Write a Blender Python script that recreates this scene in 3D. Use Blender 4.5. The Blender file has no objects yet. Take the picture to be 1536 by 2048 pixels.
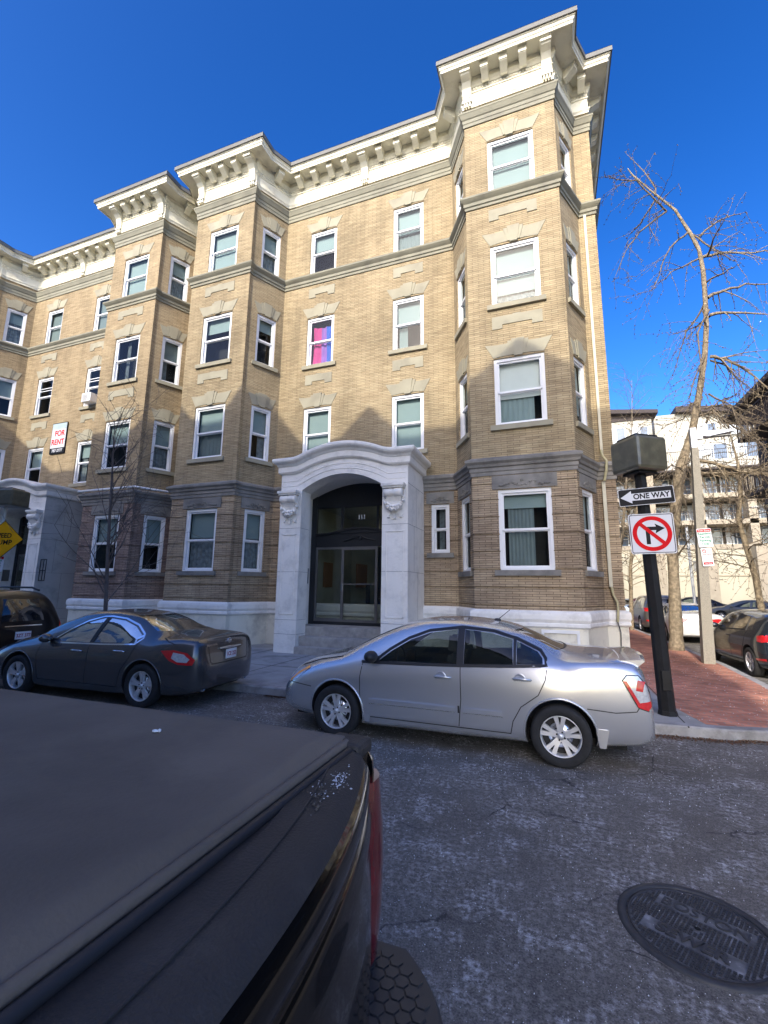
import bpy, bmesh, math, random
from mathutils import Vector, Matrix
from mathutils.bvhtree import BVHTree
R = math.radians
S = bpy.context.scene
COL = S.collection
random.seed(7)
# ------------------------------------------------------------------ camera
EYE = 1.86
def make_camera():
    pit, roll, yaw = R(9.76965), R(.69589), R(20.4557)
    cy, sy = math.cos(yaw), math.sin(yaw)
    fw = Vector((-sy*math.cos(pit), cy*math.cos(pit), math.sin(pit)))
    rt = Vector((cy, sy, 0)); up = rt.cross(fw)
    r2 = rt*math.cos(roll)+up*math.sin(roll); u2 = -rt*math.sin(roll)+up*math.cos(roll)
    M = Matrix((r2, u2, -fw)).transposed().to_4x4(); M.translation = (0, 0, EYE)
    cd = bpy.data.cameras.new('camera'); cd.sensor_fit = 'HORIZONTAL'; cd.sensor_width = 36
    cd.lens = 895.488/1536*36; cd.clip_start = .02; cd.clip_end = 3000
    o = bpy.data.objects.new('camera', cd); COL.objects.link(o); o.matrix_world = M; S.camera = o
make_camera()
S.render.resolution_x, S.render.resolution_y = 768, 1024
# ------------------------------------------------------------------ light
SUN_EL, SUN_AZ = 32.0, 5.0          # the sun stands behind the camera, 5 degrees to its left
W = bpy.data.worlds.new('World'); S.world = W; W.use_nodes = True
nt = W.node_tree; nt.nodes.clear()
sky = nt.nodes.new('ShaderNodeTexSky'); sky.sky_type = 'NISHITA'; sky.sun_disc = False
sky.sun_elevation = R(SUN_EL); sky.sun_rotation = R(180+SUN_AZ); sky.altitude = 0; sky.air_density = 1.0
sky.dust_density = 2.2; sky.ozone_density = 3.0
bg = nt.nodes.new('ShaderNodeBackground'); bg.inputs[1].default_value = .103
wo = nt.nodes.new('ShaderNodeOutputWorld')
hs = nt.nodes.new('ShaderNodeHueSaturation'); hs.inputs['Saturation'].default_value = 1.22; hs.inputs['Hue'].default_value = .510; gm = nt.nodes.new('ShaderNodeGamma'); gm.inputs[1].default_value = 1.35; nt.links.new(sky.outputs[0], gm.inputs[0]); nt.links.new(gm.outputs[0], hs.inputs['Color']); nt.links.new(hs.outputs[0], bg.inputs[0]); nt.links.new(bg.outputs[0], wo.inputs[0])
sd = bpy.data.lights.new('sun', 'SUN'); sd.energy = 2.0; sd.angle = R(.6); sd.color = (1, .93, .80)
so = bpy.data.objects.new('sun', sd); COL.objects.link(so)
dv = Vector((math.sin(R(SUN_AZ))*math.cos(R(SUN_EL)), math.cos(R(SUN_AZ))*math.cos(R(SUN_EL)), -math.sin(R(SUN_EL))))
so.rotation_euler = dv.to_track_quat('-Z', 'Y').to_euler(); so.location = (0, -20, 40)
S.view_settings.view_transform = 'Standard'; S.view_settings.look = 'None'
S.view_settings.exposure = 1.12; S.view_settings.gamma = 1
# ------------------------------------------------------------------ materials
MATS = {}
def nmat(name):
    m = bpy.data.materials.new(name); m.use_nodes = True
    n = m.node_tree; b = n.nodes['Principled BSDF']; MATS[name] = m
    return m, n, b
def N(n, t, **k):
    x = n.nodes.new(t)
    for a, v in k.items():
        if a.startswith('i_'): x.inputs[a[2:].replace('_', ' ')].default_value = v
        else: setattr(x, a, v)
    return x
def ramp(n, stops):
    r = n.nodes.new('ShaderNodeValToRGB'); e = r.color_ramp.elements
    while len(e) < len(stops): e.new(.5)
    for i, (p, c) in enumerate(stops):
        e[i].position = p; e[i].color = (c, c, c, 1) if isinstance(c, (int, float)) else (*c, 1)
    return r
def mixc(n, fac, a, b, mode='MIX'):
    x = n.nodes.new('ShaderNodeMix'); x.data_type = 'RGBA'; x.blend_type = mode
    for s, v in ((0, fac), (6, a), (7, b)):
        if isinstance(v, (int, float)): x.inputs[s].default_value = v
        elif isinstance(v, tuple): x.inputs[s].default_value = (*v, 1)
        else: n.links.new(v, x.inputs[s])
    return x.outputs[2]
def plain(name, col, rough=.6, metal=0, var=.12, scale=3, bump=0, bscale=40, coat=0, spec=.5, dirt=None, dscale=1.2, emit=None):
    m, n, b = nmat(name)
    tc = N(n, 'ShaderNodeTexCoord')
    no = N(n, 'ShaderNodeTexNoise', i_Scale=scale, i_Detail=5)
    n.links.new(tc.outputs['Object'], no.inputs['Vector'])
    r = ramp(n, [(.3, tuple(c*(1-var) for c in col)), (.7, tuple(min(1, c*(1+var)) for c in col))])
    n.links.new(no.outputs[0], r.inputs[0]); out = r.outputs[0]
    if dirt:
        d = N(n, 'ShaderNodeTexNoise', i_Scale=dscale, i_Detail=8, i_Roughness=.65)
        n.links.new(tc.outputs['Object'], d.inputs['Vector'])
        dr = ramp(n, [(.5, 0.0), (.72, .8)]); n.links.new(d.outputs[0], dr.inputs[0])
        out = mixc(n, dr.outputs[0], out, dirt)
    n.links.new(out, b.inputs['Base Color'])
    b.inputs['Roughness'].default_value = rough; b.inputs['Metallic'].default_value = metal
    b.inputs['Specular IOR Level'].default_value = spec
    if coat: b.inputs['Coat Weight'].default_value = coat; b.inputs['Coat Roughness'].default_value = .03
    if bump:
        bn = N(n, 'ShaderNodeTexNoise', i_Scale=bscale, i_Detail=4); n.links.new(tc.outputs['Object'], bn.inputs['Vector'])
        bu = N(n, 'ShaderNodeBump', i_Strength=bump, i_Distance=.02); n.links.new(bn.outputs[0], bu.inputs['Height']); n.links.new(bu.outputs[0], b.inputs['Normal'])
    if emit: b.inputs['Emission Color'].default_value = (*emit[:3], 1); b.inputs['Emission Strength'].default_value = emit[3]
    return m
def brickmat(name, c1, c2, mortar, bw=.30, rh=.056, ms=.0065, big=(.75, 1.08), coord='UV', tint=(1, 1, 1), bias=0.0, bump=.6):
    m, n, b = nmat(name)
    tc = N(n, 'ShaderNodeTexCoord')
    # a little wobble so that courses are not ruler straight
    wn = N(n, 'ShaderNodeTexNoise', i_Scale=2.2, i_Detail=2); n.links.new(tc.outputs[coord], wn.inputs['Vector'])
    wm = N(n, 'ShaderNodeVectorMath', operation='SCALE'); wm.inputs['Scale'].default_value = .012
    n.links.new(wn.outputs[1], wm.inputs[0])
    wa = N(n, 'ShaderNodeVectorMath', operation='ADD'); n.links.new(tc.outputs[coord], wa.inputs[0]); n.links.new(wm.outputs[0], wa.inputs[1])
    br = N(n, 'ShaderNodeTexBrick', i_Scale=1, i_Bias=bias); br.offset = .5
    br.inputs['Brick Width'].default_value = bw; br.inputs['Row Height'].default_value = rh
    br.inputs['Mortar Size'].default_value = ms; br.inputs['Mortar Smooth'].default_value = .3
    n.links.new(wa.outputs[0], br.inputs['Vector'])
    br.inputs['Color1'].default_value = (*c1, 1); br.inputs['Color2'].default_value = (*c2, 1); br.inputs['Mortar'].default_value = (*mortar, 1)
    # per-brick value from a second, coarser noise on brick cells
    no = N(n, 'ShaderNodeTexNoise', i_Scale=.55, i_Detail=6, i_Roughness=.6); n.links.new(tc.outputs['Object'], no.inputs['Vector'])
    r = ramp(n, [(.3, (big[0]*tint[0], big[0]*tint[1], big[0]*tint[2])), (.62, (big[1], big[1], big[1]))]); n.links.new(no.outputs[0], r.inputs[0])
    out = mixc(n, 1.0, br.outputs['Color'], r.outputs[0], 'MULTIPLY')
    sc = N(n, 'ShaderNodeVectorMath', operation='MULTIPLY'); sc.inputs[1].default_value = (1/bw*.9, 1/rh*.9, 1)
    n.links.new(tc.outputs[coord], sc.inputs[0])
    n2 = N(n, 'ShaderNodeTexNoise', i_Scale=.8, i_Detail=1); n.links.new(sc.outputs[0], n2.inputs['Vector'])
    r2 = ramp(n, [(.32, .84), (.5, 1.0), (.7, 1.11)]); n.links.new(n2.outputs[0], r2.inputs[0])
    out = mixc(n, 1.0, out, r2.outputs[0], 'MULTIPLY')
    mp = N(n, 'ShaderNodeMapping'); mp.inputs['Scale'].default_value = (1.6, 1.6, .22); n.links.new(tc.outputs['Object'], mp.inputs[0])
    sn = N(n, 'ShaderNodeTexNoise', i_Scale=1.3, i_Detail=7, i_Roughness=.65); n.links.new(mp.outputs[0], sn.inputs['Vector'])
    sr = ramp(n, [(.32, .80), (.52, 1.0), (.75, 1.04)]); n.links.new(sn.outputs[0], sr.inputs[0]); out = mixc(n, 1.0, out, sr.outputs[0], 'MULTIPLY')
    n.links.new(out, b.inputs['Base Color']); b.inputs['Roughness'].default_value = .85; b.inputs['Specular IOR Level'].default_value = .25
    bu = N(n, 'ShaderNodeBump', i_Strength=bump, i_Distance=.008); bu.invert = True
    n.links.new(br.outputs['Fac'], bu.inputs['Height']); n.links.new(bu.outputs[0], b.inputs['Normal'])
    return m
brick = brickmat('buff_brick', (.425, .342, .205), (.355, .275, .162), (.205, .16, .105))
brick_b = brickmat('brown_brick', (.47, .37, .245), (.385, .295, .195), (.15, .115, .08), tint=(.85, .82, .85))
brick_n = brickmat('neighbour_brick', (.415, .325, .195), (.35, .265, .155), (.20, .155, .10), big=(.80, 1.08))
brick_nb = brickmat('neighbour_brown_brick', (.36, .27, .21), (.26, .19, .155), (.085, .065, .055), tint=(.8, .75, .85))
redbrick = brickmat('pale_row_brick', (.62, .55, .44), (.52, .45, .36), (.4, .36, .3), bw=.22, rh=.075, ms=.01)  # unseen row house wall, made pale to bounce fill light into the shaded street
paving = brickmat('brick_paving', (.60, .255, .165), (.40, .16, .11), (.30, .24, .20), bw=.20, rh=.10, ms=.008, coord='Object', big=(.6, 1.15), bump=.9)
stone = plain('grey_stone_trim', (.25, .24, .18), .85, var=.10, scale=2, dirt=(.15, .14, .11), dscale=1.1, bump=.15)
lintel_s = plain('tan_stone_lintel', (.335, .31, .225), .85, var=.10, scale=2, dirt=(.24, .22, .165), dscale=1.1, bump=.15)
stone_d = plain('weathered_dark_stone', (.225, .215, .195), .9, var=.18, scale=3, dirt=(.09, .088, .085), dscale=1.3, bump=.25)
cream = plain('cream_cornice_paint', (.74, .71, .58), .55, var=.05, scale=2, dirt=(.46, .42, .31), dscale=2.2, bump=.12, bscale=30)
white = plain('white_window_paint', (.78, .79, .80), .45, var=.03)
wtable = plain('white_base_paint', (.80, .79, .76), .6, var=.05, scale=2, dirt=(.55, .54, .52), dscale=2.5, bump=.2)
found = plain('cream_foundation_paint', (.74, .71, .60), .7, var=.08, scale=1.5, dirt=(.36, .33, .28), dscale=1.8, bump=.2)
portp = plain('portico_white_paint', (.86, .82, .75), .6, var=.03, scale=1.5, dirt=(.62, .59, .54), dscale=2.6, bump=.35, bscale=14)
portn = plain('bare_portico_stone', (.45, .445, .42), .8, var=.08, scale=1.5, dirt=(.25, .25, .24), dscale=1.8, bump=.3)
roofm = plain('grey_roof_edge_metal', (.13, .13, .12), .6, var=.15, dirt=(.10, .09, .08), dscale=1.5)
black = plain('black_painted_wood', (.012, .014, .018), .45)
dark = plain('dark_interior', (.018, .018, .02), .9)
granite = plain('granite_steps', (.35, .33, .30), .85, var=.15, scale=8, dirt=(.16, .15, .15), bump=.3)
alum = plain('dark_aluminium', (.17, .17, .175), .4, .6)
chrome = plain('chrome', (.75, .76, .78), .12, 1, var=.02)
hallw = plain('hall_wall_paint', (.30, .33, .29), .8)
def glassmat(name, tint, refl=.05, rough=.02, k=1.0, wave=0):
    m = bpy.data.materials.new(name); m.use_nodes = True; n = m.node_tree; n.nodes.clear()
    o = N(n, 'ShaderNodeOutputMaterial'); t = N(n, 'ShaderNodeBsdfTransparent'); g = N(n, 'ShaderNodeBsdfGlossy', i_Roughness=rough)
    t.inputs[0].default_value = (*tint, 1); g.inputs[0].default_value = (1, 1, 1, 1)
    f = N(n, 'ShaderNodeFresnel', i_IOR=1.5); a = N(n, 'ShaderNodeMath', operation='ADD'); a.use_clamp = True; a.inputs[1].default_value = refl
    mx = N(n, 'ShaderNodeMixShader'); mk = N(n, 'ShaderNodeMath', operation='MULTIPLY'); mk.inputs[1].default_value = k
    if wave:
        tc = N(n, 'ShaderNodeTexCoord'); wn = N(n, 'ShaderNodeTexNoise', i_Scale=2.6, i_Detail=2); n.links.new(tc.outputs['Object'], wn.inputs['Vector'])
        bu = N(n, 'ShaderNodeBump', i_Strength=wave, i_Distance=.05); n.links.new(wn.outputs[0], bu.inputs['Height']); n.links.new(bu.outputs[0], g.inputs['Normal'])
    n.links.new(f.outputs[0], a.inputs[0]); n.links.new(a.outputs[0], mk.inputs[0]); n.links.new(mk.outputs[0], mx.inputs[0]); n.links.new(t.outputs[0], mx.inputs[1]); n.links.new(g.outputs[0], mx.inputs[2]); n.links.new(mx.outputs[0], o.inputs[0])
    MATS[name] = m; return m
glass = glassmat('window_glass', (.86, .92, .92), .02, k=.36, wave=.05, rough=.0)
glass_door = glassmat('door_glass', (.8, .82, .8), .02, k=.45)
glass_car = glassmat('tinted_car_glass', (.45, .50, .48), .02, k=.55)
glass_far = plain('far_window_glass', (.10, .14, .20), .08, coat=.5)
blind_m = plain('pale_roller_blind', (.27, .33, .325), .8, var=.04, scale=1)
blind_b = plain('grey_green_shade', (.17, .205, .205), .8, var=.06)
curt_m = plain('grey_curtain', (.22, .24, .25), .9, var=.35, scale=9)
# ------------------------------------------------------------------ mesh helpers
class MB:
    def __init__(s): s.v = []; s.f = []; s.m = []; s.uv = []; s.sm = []
    def face(s, pts, mi=0, uv=None, smooth=False):
        i = len(s.v); s.v += [tuple(p) for p in pts]; s.f.append(tuple(range(i, i+len(pts)))); s.m.append(mi); s.uv.append(uv); s.sm.append(smooth)
    def mesh(s, V, F, mi=0, smooth=False):
        i = len(s.v); s.v += [tuple(p) for p in V]
        for f in F: s.f.append(tuple(i+k for k in f)); s.m.append(mi); s.uv.append(None); s.sm.append(smooth)
    def box(s, x0, x1, y0, y1, z0, z1, mi=0):
        V = [(x0, y0, z0), (x1, y0, z0), (x1, y1, z0), (x0, y1, z0), (x0, y0, z1), (x1, y0, z1), (x1, y1, z1), (x0, y1, z1)]
        s.mesh(V, [(0, 3, 2, 1), (4, 5, 6, 7), (0, 1, 5, 4), (1, 2, 6, 5), (2, 3, 7, 6), (3, 0, 4, 7)], mi)
    def obox(s, o, ax, ay, az, mi=0):        # box from a corner and three edge vectors
        o, ax, ay, az = Vector(o), Vector(ax), Vector(ay), Vector(az)
        V = [o, o+ax, o+ax+ay, o+ay, o+az, o+ax+az, o+ax+ay+az, o+ay+az]
        s.mesh(V, [(0, 3, 2, 1), (4, 5, 6, 7), (0, 1, 5, 4), (1, 2, 6, 5), (2, 3, 7, 6), (3, 0, 4, 7)], mi)
    def prism(s, P, d, mi=0, smooth=False):  # P: 3d polygon, d: extrusion vector
        n = len(P); d = Vector(d); V = [Vector(p) for p in P]+[Vector(p)+d for p in P]
        s.mesh(V, [tuple(range(n))[::-1], tuple(range(n, 2*n))], mi)
        s.mesh(V, [(i, (i+1) % n, n+(i+1) % n, n+i) for i in range(n)], mi, smooth)
    def tube(s, P, rad, n=8, mi=0, cap=True, smooth=True, flat=1):
        P = [Vector(p) for p in P]; rad = rad if isinstance(rad, (list, tuple)) else [rad]*len(P); V = []; pu = None
        for i, p in enumerate(P):
            t = (P[min(i+1, len(P)-1)]-P[max(i-1, 0)])
            if t.length < 1e-9: t = Vector((0, 0, 1))
            t.normalize()
            u = (pu - t*pu.dot(t)) if pu is not None else t.orthogonal()
            if u.length < 1e-6: u = t.orthogonal()
            u.normalize(); pu = u; w = t.cross(u)
            for k in range(n):
                a = 2*math.pi*k/n; V.append(p+u*rad[i]*math.cos(a)+w*rad[i]*flat*math.sin(a))
        F = [(i*n+k, i*n+(k+1) % n, (i+1)*n+(k+1) % n, (i+1)*n+k) for i in range(len(P)-1) for k in range(n)]
        s.mesh(V, F, mi, smooth)
        if cap: s.mesh(V[:n], [tuple(range(n))[::-1]], mi); s.mesh(V[-n:], [tuple(range(n))], mi)
    def lathe(s, prof, c=(0, 0, 0), axis=(0, 0, 1), n=24, mi=0, smooth=True, a0=0, a1=2*math.pi):
        ax = Vector(axis).normalized(); u = ax.orthogonal().normalized(); w = ax.cross(u); c = Vector(c); full = abs(a1-a0-2*math.pi) < 1e-6
        m = n if full else n+1; V = []
        for r, h in prof:
            for k in range(m):
                a = a0+(a1-a0)*k/n; V.append(c+ax*h+u*r*math.cos(a)+w*r*math.sin(a))
        F = [(i*m+k, i*m+(k+1) % m, (i+1)*m+(k+1) % m, (i+1)*m+k) for i in range(len(prof)-1) for k in range(n)]
        s.mesh(V, F, mi, smooth)
    def ball(s, c, r, mi=0, n=8, sc=(1, 1, 1)):
        V = []; F = []; h = n//2
        for i in range(h+1):
            t = math.pi*i/h
            for k in range(n):
                a = 2*math.pi*k/n; V.append((c[0]+r*sc[0]*math.sin(t)*math.cos(a), c[1]+r*sc[1]*math.sin(t)*math.sin(a), c[2]+r*sc[2]*math.cos(t)))
        for i in range(h):
            for k in range(n): F.append((i*n+k, i*n+(k+1) % n, (i+1)*n+(k+1) % n, (i+1)*n+k))
        s.mesh(V, F, mi, True)
    def build(s, name, mats, parent=None, bevel=0, auto=False, link=True):
        me = bpy.data.meshes.new(name); me.from_pydata(s.v, [], s.f)
        for m in (mats if isinstance(mats, (list, tuple)) else [mats]): me.materials.append(m)
        me.polygons.foreach_set('material_index', s.m); me.polygons.foreach_set('use_smooth', s.sm)
        uvl = me.uv_layers.new(name='UVMap'); me.update(); ud = uvl.data
        for p in me.polygons:
            cu = s.uv[p.index]
            if cu:
                for k, li in enumerate(p.loop_indices): ud[li].uv = cu[k]
            else:
                nx, ny, nz = p.normal
                if abs(nz) > .75:
                    for li in p.loop_indices: c = me.vertices[me.loops[li].vertex_index].co; ud[li].uv = (c[0], c[1])
                else:
                    l = math.hypot(nx, ny); tx, ty = -ny/l, nx/l
                    for li in p.loop_indices: c = me.vertices[me.loops[li].vertex_index].co; ud[li].uv = (c[0]*tx+c[1]*ty, c[2])
        o = bpy.data.objects.new(name, me)
        if link: COL.objects.link(o)
        if parent: o.parent = parent
        if bevel:
            b = o.modifiers.new('bevel', 'BEVEL'); b.width = bevel; b.segments = 2; b.limit_method = 'ANGLE'; b.angle_limit = R(40)
        return o
def tag(o, label=None, cat=None, group=None, kind=None):
    if label: o['label'] = label
    if cat: o['category'] = cat
    if group: o['group'] = group
    if kind: o['kind'] = kind
    return o
def empty(name, loc=(0, 0, 0), rz=0, label=None, cat=None, group=None):
    o = bpy.data.objects.new(name, None); COL.objects.link(o); o.location = loc; o.rotation_euler = (0, 0, rz); o.empty_display_size = .3
    return tag(o, label, cat, group)
def kids(o): return [c for c in bpy.data.objects if c.parent == o]
def copy_tree(o, parent=None):
    c = o.copy(); COL.objects.link(c); c.parent = parent
    for k in kids(o): copy_tree(k, c)
    return c
def text_mesh(s, size, loc, ux, uz, thick=.002, mat=None, name='lettering', parent=None, bold=0, sx=1.0, align='CENTER'):
    cu = bpy.data.curves.new('t', 'FONT'); cu.body = s; cu.size = size; cu.extrude = thick; cu.align_x = align; cu.align_y = 'CENTER'; cu.offset = bold; cu.space_line = .95
    t = bpy.data.objects.new('t', cu); COL.objects.link(t); bpy.context.view_layer.update()
    me = bpy.data.meshes.new_from_object(t.evaluated_get(bpy.context.evaluated_depsgraph_get()))
    bpy.data.objects.remove(t)
    me.materials.clear(); me.materials.append(mat)
    ux = Vector(ux).normalized(); uz = Vector(uz).normalized(); w = ux.cross(uz)
    M = Matrix((ux*sx, uz, w)).transposed().to_4x4(); M.translation = loc
    me.transform(M); o = bpy.data.objects.new(name, me); COL.objects.link(o)
    if parent: o.parent = parent
    return o
def offset_poly(P, off):
    n = []
    for a, b in zip(P[:-1], P[1:]):
        dx, dy = b[0]-a[0], b[1]-a[1]; l = math.hypot(dx, dy); n.append((dy/l, -dx/l))
    out = []
    for i, p in enumerate(P):
        if i == 0: nn = n[0]; k = 1
        elif i == len(P)-1: nn = n[-1]; k = 1
        else:
            a, b = n[i-1], n[i]; sx, sy = a[0]+b[0], a[1]+b[1]; l2 = (sx*sx+sy*sy)/2; nn = (sx, sy); k = 1/l2 if l2 > .05 else 1
        out.append((p[0]+nn[0]*off*k, p[1]+nn[1]*off*k))
    return out
def sweep(m, P, prof, zoff=None, mi=0, caps=True):
    rings = [offset_poly(P, o) for o, z in prof]
    for j in range(len(prof)-1):
        for i in range(len(P)-1):
            za = zoff[i] if zoff else 0; zb = zoff[i+1] if zoff else 0
            a, b, c, d = rings[j][i], rings[j][i+1], rings[j+1][i+1], rings[j+1][i]
            m.face([(a[0], a[1], prof[j][1]+za), (b[0], b[1], prof[j][1]+zb), (c[0], c[1], prof[j+1][1]+zb), (d[0], d[1], prof[j+1][1]+za)], mi)
    if caps:
        for i in (0, len(P)-1):
            z = zoff[i] if zoff else 0
            m.face([(rings[j][i][0], rings[j][i][1], prof[j][1]+z) for j in range(len(prof))], mi)
def wall(m, P, bands, openings, depth=.17, mi=0):
    """bands: (z0,z1,offset,material) bottom to top; openings: {segment: [(u0,u1,z0,z1)]}"""
    U0 = 0
    for i in range(len(P)-1):
        A, B = Vector(P[i]), Vector(P[i+1]); L = (B-A).length; d = (B-A)/L; nrm = Vector((d.y, -d.x)); ops = openings.get(i, [])
        prev = None
        for (z0, z1, off, bm_) in bands:
            pts = offset_poly(P, off); a, b = Vector(pts[i]), Vector(pts[i+1])
            act = [o for o in ops if o[2] < z1-1e-6 and o[3] > z0+1e-6]
            us = sorted({0, L} | {o[0] for o in act} | {o[1] for o in act})
            zs = sorted({z0, z1} | {max(z0, min(z1, z)) for o in act for z in (o[2], o[3])})
            def pt(u): return a+(b-a)*(u/L)
            for u0, u1 in zip(us[:-1], us[1:]):
                for q0, q1 in zip(zs[:-1], zs[1:]):
                    cu, cz = (u0+u1)/2, (q0+q1)/2
                    if any(o[0] < cu < o[1] and o[2] < cz < o[3] for o in act): continue
                    p, q = pt(u0), pt(u1)
                    m.face([(p.x, p.y, q0), (q.x, q.y, q0), (q.x, q.y, q1), (p.x, p.y, q1)], bm_, uv=[(U0+u0, q0), (U0+u1, q0), (U0+u1, q1), (U0+u0, q1)])
            if prev and abs(prev[2]-off) > 1e-6:
                pp = offset_poly(P, prev[2]); c, e = Vector(pp[i]), Vector(pp[i+1])
                act2 = [o for o in ops if o[2] < z0 < o[3]]; us = sorted({0, L} | {o[0] for o in act2} | {o[1] for o in act2})
                for u0, u1 in zip(us[:-1], us[1:]):
                    if any(o[0] < (u0+u1)/2 < o[1] for o in act2): continue
                    m.face([((c+(e-c)*(u0/L)).x, (c+(e-c)*(u0/L)).y, z0), ((c+(e-c)*(u1/L)).x, (c+(e-c)*(u1/L)).y, z0), (pt(u1).x, pt(u1).y, z0), (pt(u0).x, pt(u0).y, z0)], bm_)
            prev = (z0, z1, off)
        for (u0, u1, z0, z1) in ops:
            mm = next((b_[3] for b_ in bands if b_[0] <= (z0+z1)/2 < b_[1]), mi)
            p, q = A+d*u0, A+d*u1; pi, qi = p-nrm*depth, q-nrm*depth
            for (s, t, za, zb, zc, zd) in ((p, pi, z0, z0, z1, z1), (q, qi, z0, z0, z1, z1)):
                m.face([(s.x, s.y, z0), (t.x, t.y, z0), (t.x, t.y, z1), (s.x, s.y, z1)], mm)
            for z in (z0, z1): m.face([(p.x, p.y, z), (q.x, q.y, z), (qi.x, qi.y, z), (pi.x, pi.y, z)], mm)
        U0 += L
class Frame:                                # local frame on a wall: u along, z up, o outwards
    def __init__(s, A, B):
        s.A = Vector(A); d = Vector(B)-s.A; s.L = d.length; s.d = d/s.L; s.n = Vector((s.d.y, -s.d.x))
    def p(s, u, z, o=0): q = s.A+s.d*u+s.n*o; return Vector((q.x, q.y, z))
    def box(s, m, u0, u1, z0, z1, o0, o1, mi=0): m.obox(s.p(u0, z0, o0), s.p(u1, z0, o0)-s.p(u0, z0, o0), s.p(u0, z0, o1)-s.p(u0, z0, o0), Vector((0, 0, z1-z0)), mi)
    def slab(s, m, uz, o0, o1, mi=0): m.prism([s.p(u, z, o0) for u, z in uz], s.p(0, 0, o1)-s.p(0, 0, o0), mi)
# ================================================================== apartment buildings
YM, YB = 12.4, 11.12
PLAN = [(-12.33, YM), (-12.2, YM), (-11.6, 11.27), (-11.6, YB), (-9.1, YB), (-9.1, 11.27), (-8.55, YM), (-2.41, YM), (-1.78, 11.27), (-1.78, YB), (.67, YB), (.67, 11.27), (1.2, YM), (1.64, YM), (1.64, 27)]
GROOVES = [1.50, 1.92, 2.35, 2.78, 3.20, 3.63, 4.06, 4.46]
FL = {1: (2.34, 4.31), 2: (5.97, 7.79), 3: (9.32, 11.10), 4: (12.80, 14.48)}
def arch_z(x, c, hw, z0, rise):
    t = (x-c)/hw; return z0+rise*(1-t*t)
def cap_z(x, c):
    s = abs(x-c)/1.55
    return 0 if s >= 1 else (.33-.24*(s/.75)**2 if s < .75 else .09*(1-(s-.75)/.25)**2)
def portico(b, X, front, side, number):
    xl, xl2, xr2, xr, yf = X-7.23, X-6.55, X-4.10, X-3.39, 10.85; c = (xl+xr)/2; hw = (xr2-xl2)/2; ZC = 5.42
    m = MB()
    xs = [xl, xl2]+[xl2+(xr2-xl2)*i/24 for i in range(1, 24)]+[xr2, xr]
    fine = sorted(set(xs+[xl+(xr-xl)*i/40 for i in range(41)]))
    for a, e in zip(fine[:-1], fine[1:]):
        mid = (a+e)/2; lo = (lambda x: .06) if mid < xl2 or mid > xr2 else (lambda x: arch_z(x, c, hw, 4.60, .40))
        m.face([(a, yf, lo(a)), (e, yf, lo(e)), (e, yf, ZC-.2+cap_z(e, c)), (a, yf, ZC-.2+cap_z(a, c))], 0)
        m.face([(a, yf, ZC+.13+cap_z(a, c)), (e, yf, ZC+.13+cap_z(e, c)), (e, YM, ZC+.13+cap_z(e, c)), (a, YM, ZC+.13+cap_z(a, c))], 0)
    for i in range(24):
        a, e = xl2+(xr2-xl2)*i/24, xl2+(xr2-xl2)*(i+1)/24; za, ze = arch_z(a, c, hw, 4.60, .40), arch_z(e, c, hw, 4.60, .40)
        m.face([(a, yf, za), (e, yf, ze), (e, 11.36, ze), (a, 11.36, za)], 0, smooth=True)
        a2, e2 = c+(a-c)*1.33, c+(e-c)*1.33
        m.face([(a2, 11.36, arch_z(a2, c, hw*1.33, 4.60, .42)), (e2, 11.36, arch_z(e2, c, hw*1.33, 4.60, .42)), (e2, 12.3, arch_z(e2, c, hw*1.33, 4.60, .42)), (a2, 12.3, arch_z(a2, c, hw*1.33, 4.60, .42))], 0, smooth=True)
    for x, s in ((xl2, -1), (xr2, 1)):
        m.face([(x, yf, .06), (x, 11.36, .06), (x, 11.36, 4.60), (x, yf, 4.60)], 0)
        x2 = c+s*hw*1.33; m.face([(x2, 11.36, .06), (x2, 12.3, .06), (x2, 12.3, 4.62), (x2, 11.36, 4.62)], 0)
        m.face([(x, 11.36, .06), (x2, 11.36, .06), (x2, 11.36, 4.6), (x, 11.36, 4.6)], 0)
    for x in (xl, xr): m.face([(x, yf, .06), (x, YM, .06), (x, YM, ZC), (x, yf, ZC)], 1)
    P = [(xl, YM)]+[(x, yf) for x in fine]+[(xr, YM)]; zo = [0]+[cap_z(x, c) for x in fine]+[0]
    sweep(m, P, [(0, ZC-.32), (.05, ZC-.31), (.08, ZC-.27), (.08, ZC-.12), (.10, ZC-.10), (.12, ZC-.05), (.16, ZC-.03), (.20, ZC+.0), (.22, ZC+.04), (.22, ZC+.09), (.21, ZC+.12), (0, ZC+.14)], zo)
    # incised mouldings following the arch, drawn as fine raised beads
    for dz, r in ((.12, .010), (.27, .010)):
        pts = []
        for i in range(31):
            x = xl+.06+(xr-xl-.12)*i/30
            za = 4.60 if x < xl2 or x > xr2 else arch_z(x, c, hw, 4.60, .40)
            t = max(0, min(1, 1-abs(x-c)/(hw*1.12))); pts.append((x, yf-.004, 4.60+.02+dz+.40*min(1, t*(2-t)*1.02)))
        m.tube(pts, r, 5, 0)
    # pillar panels, plinth and joints
    for a, e in ((xl, xl2), (xr2, xr)):
        w = .115
        for z0, z1 in ((1.15, 3.35),):
            for q in ((a+w, a+w+.02, z0, z1), (e-w-.02, e-w, z0, z1), (a+w, e-w, z0, z0+.02), (a+w, e-w, z1-.02, z1)):
                m.box(q[0], q[1], yf-.016, yf+.01, q[2], q[3], 0)
        for z in (.62, 1.0, 2.30, 3.52): m.box(a+.002, e-.002, yf-.003, yf+.01, z, z+.007, 2)
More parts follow.
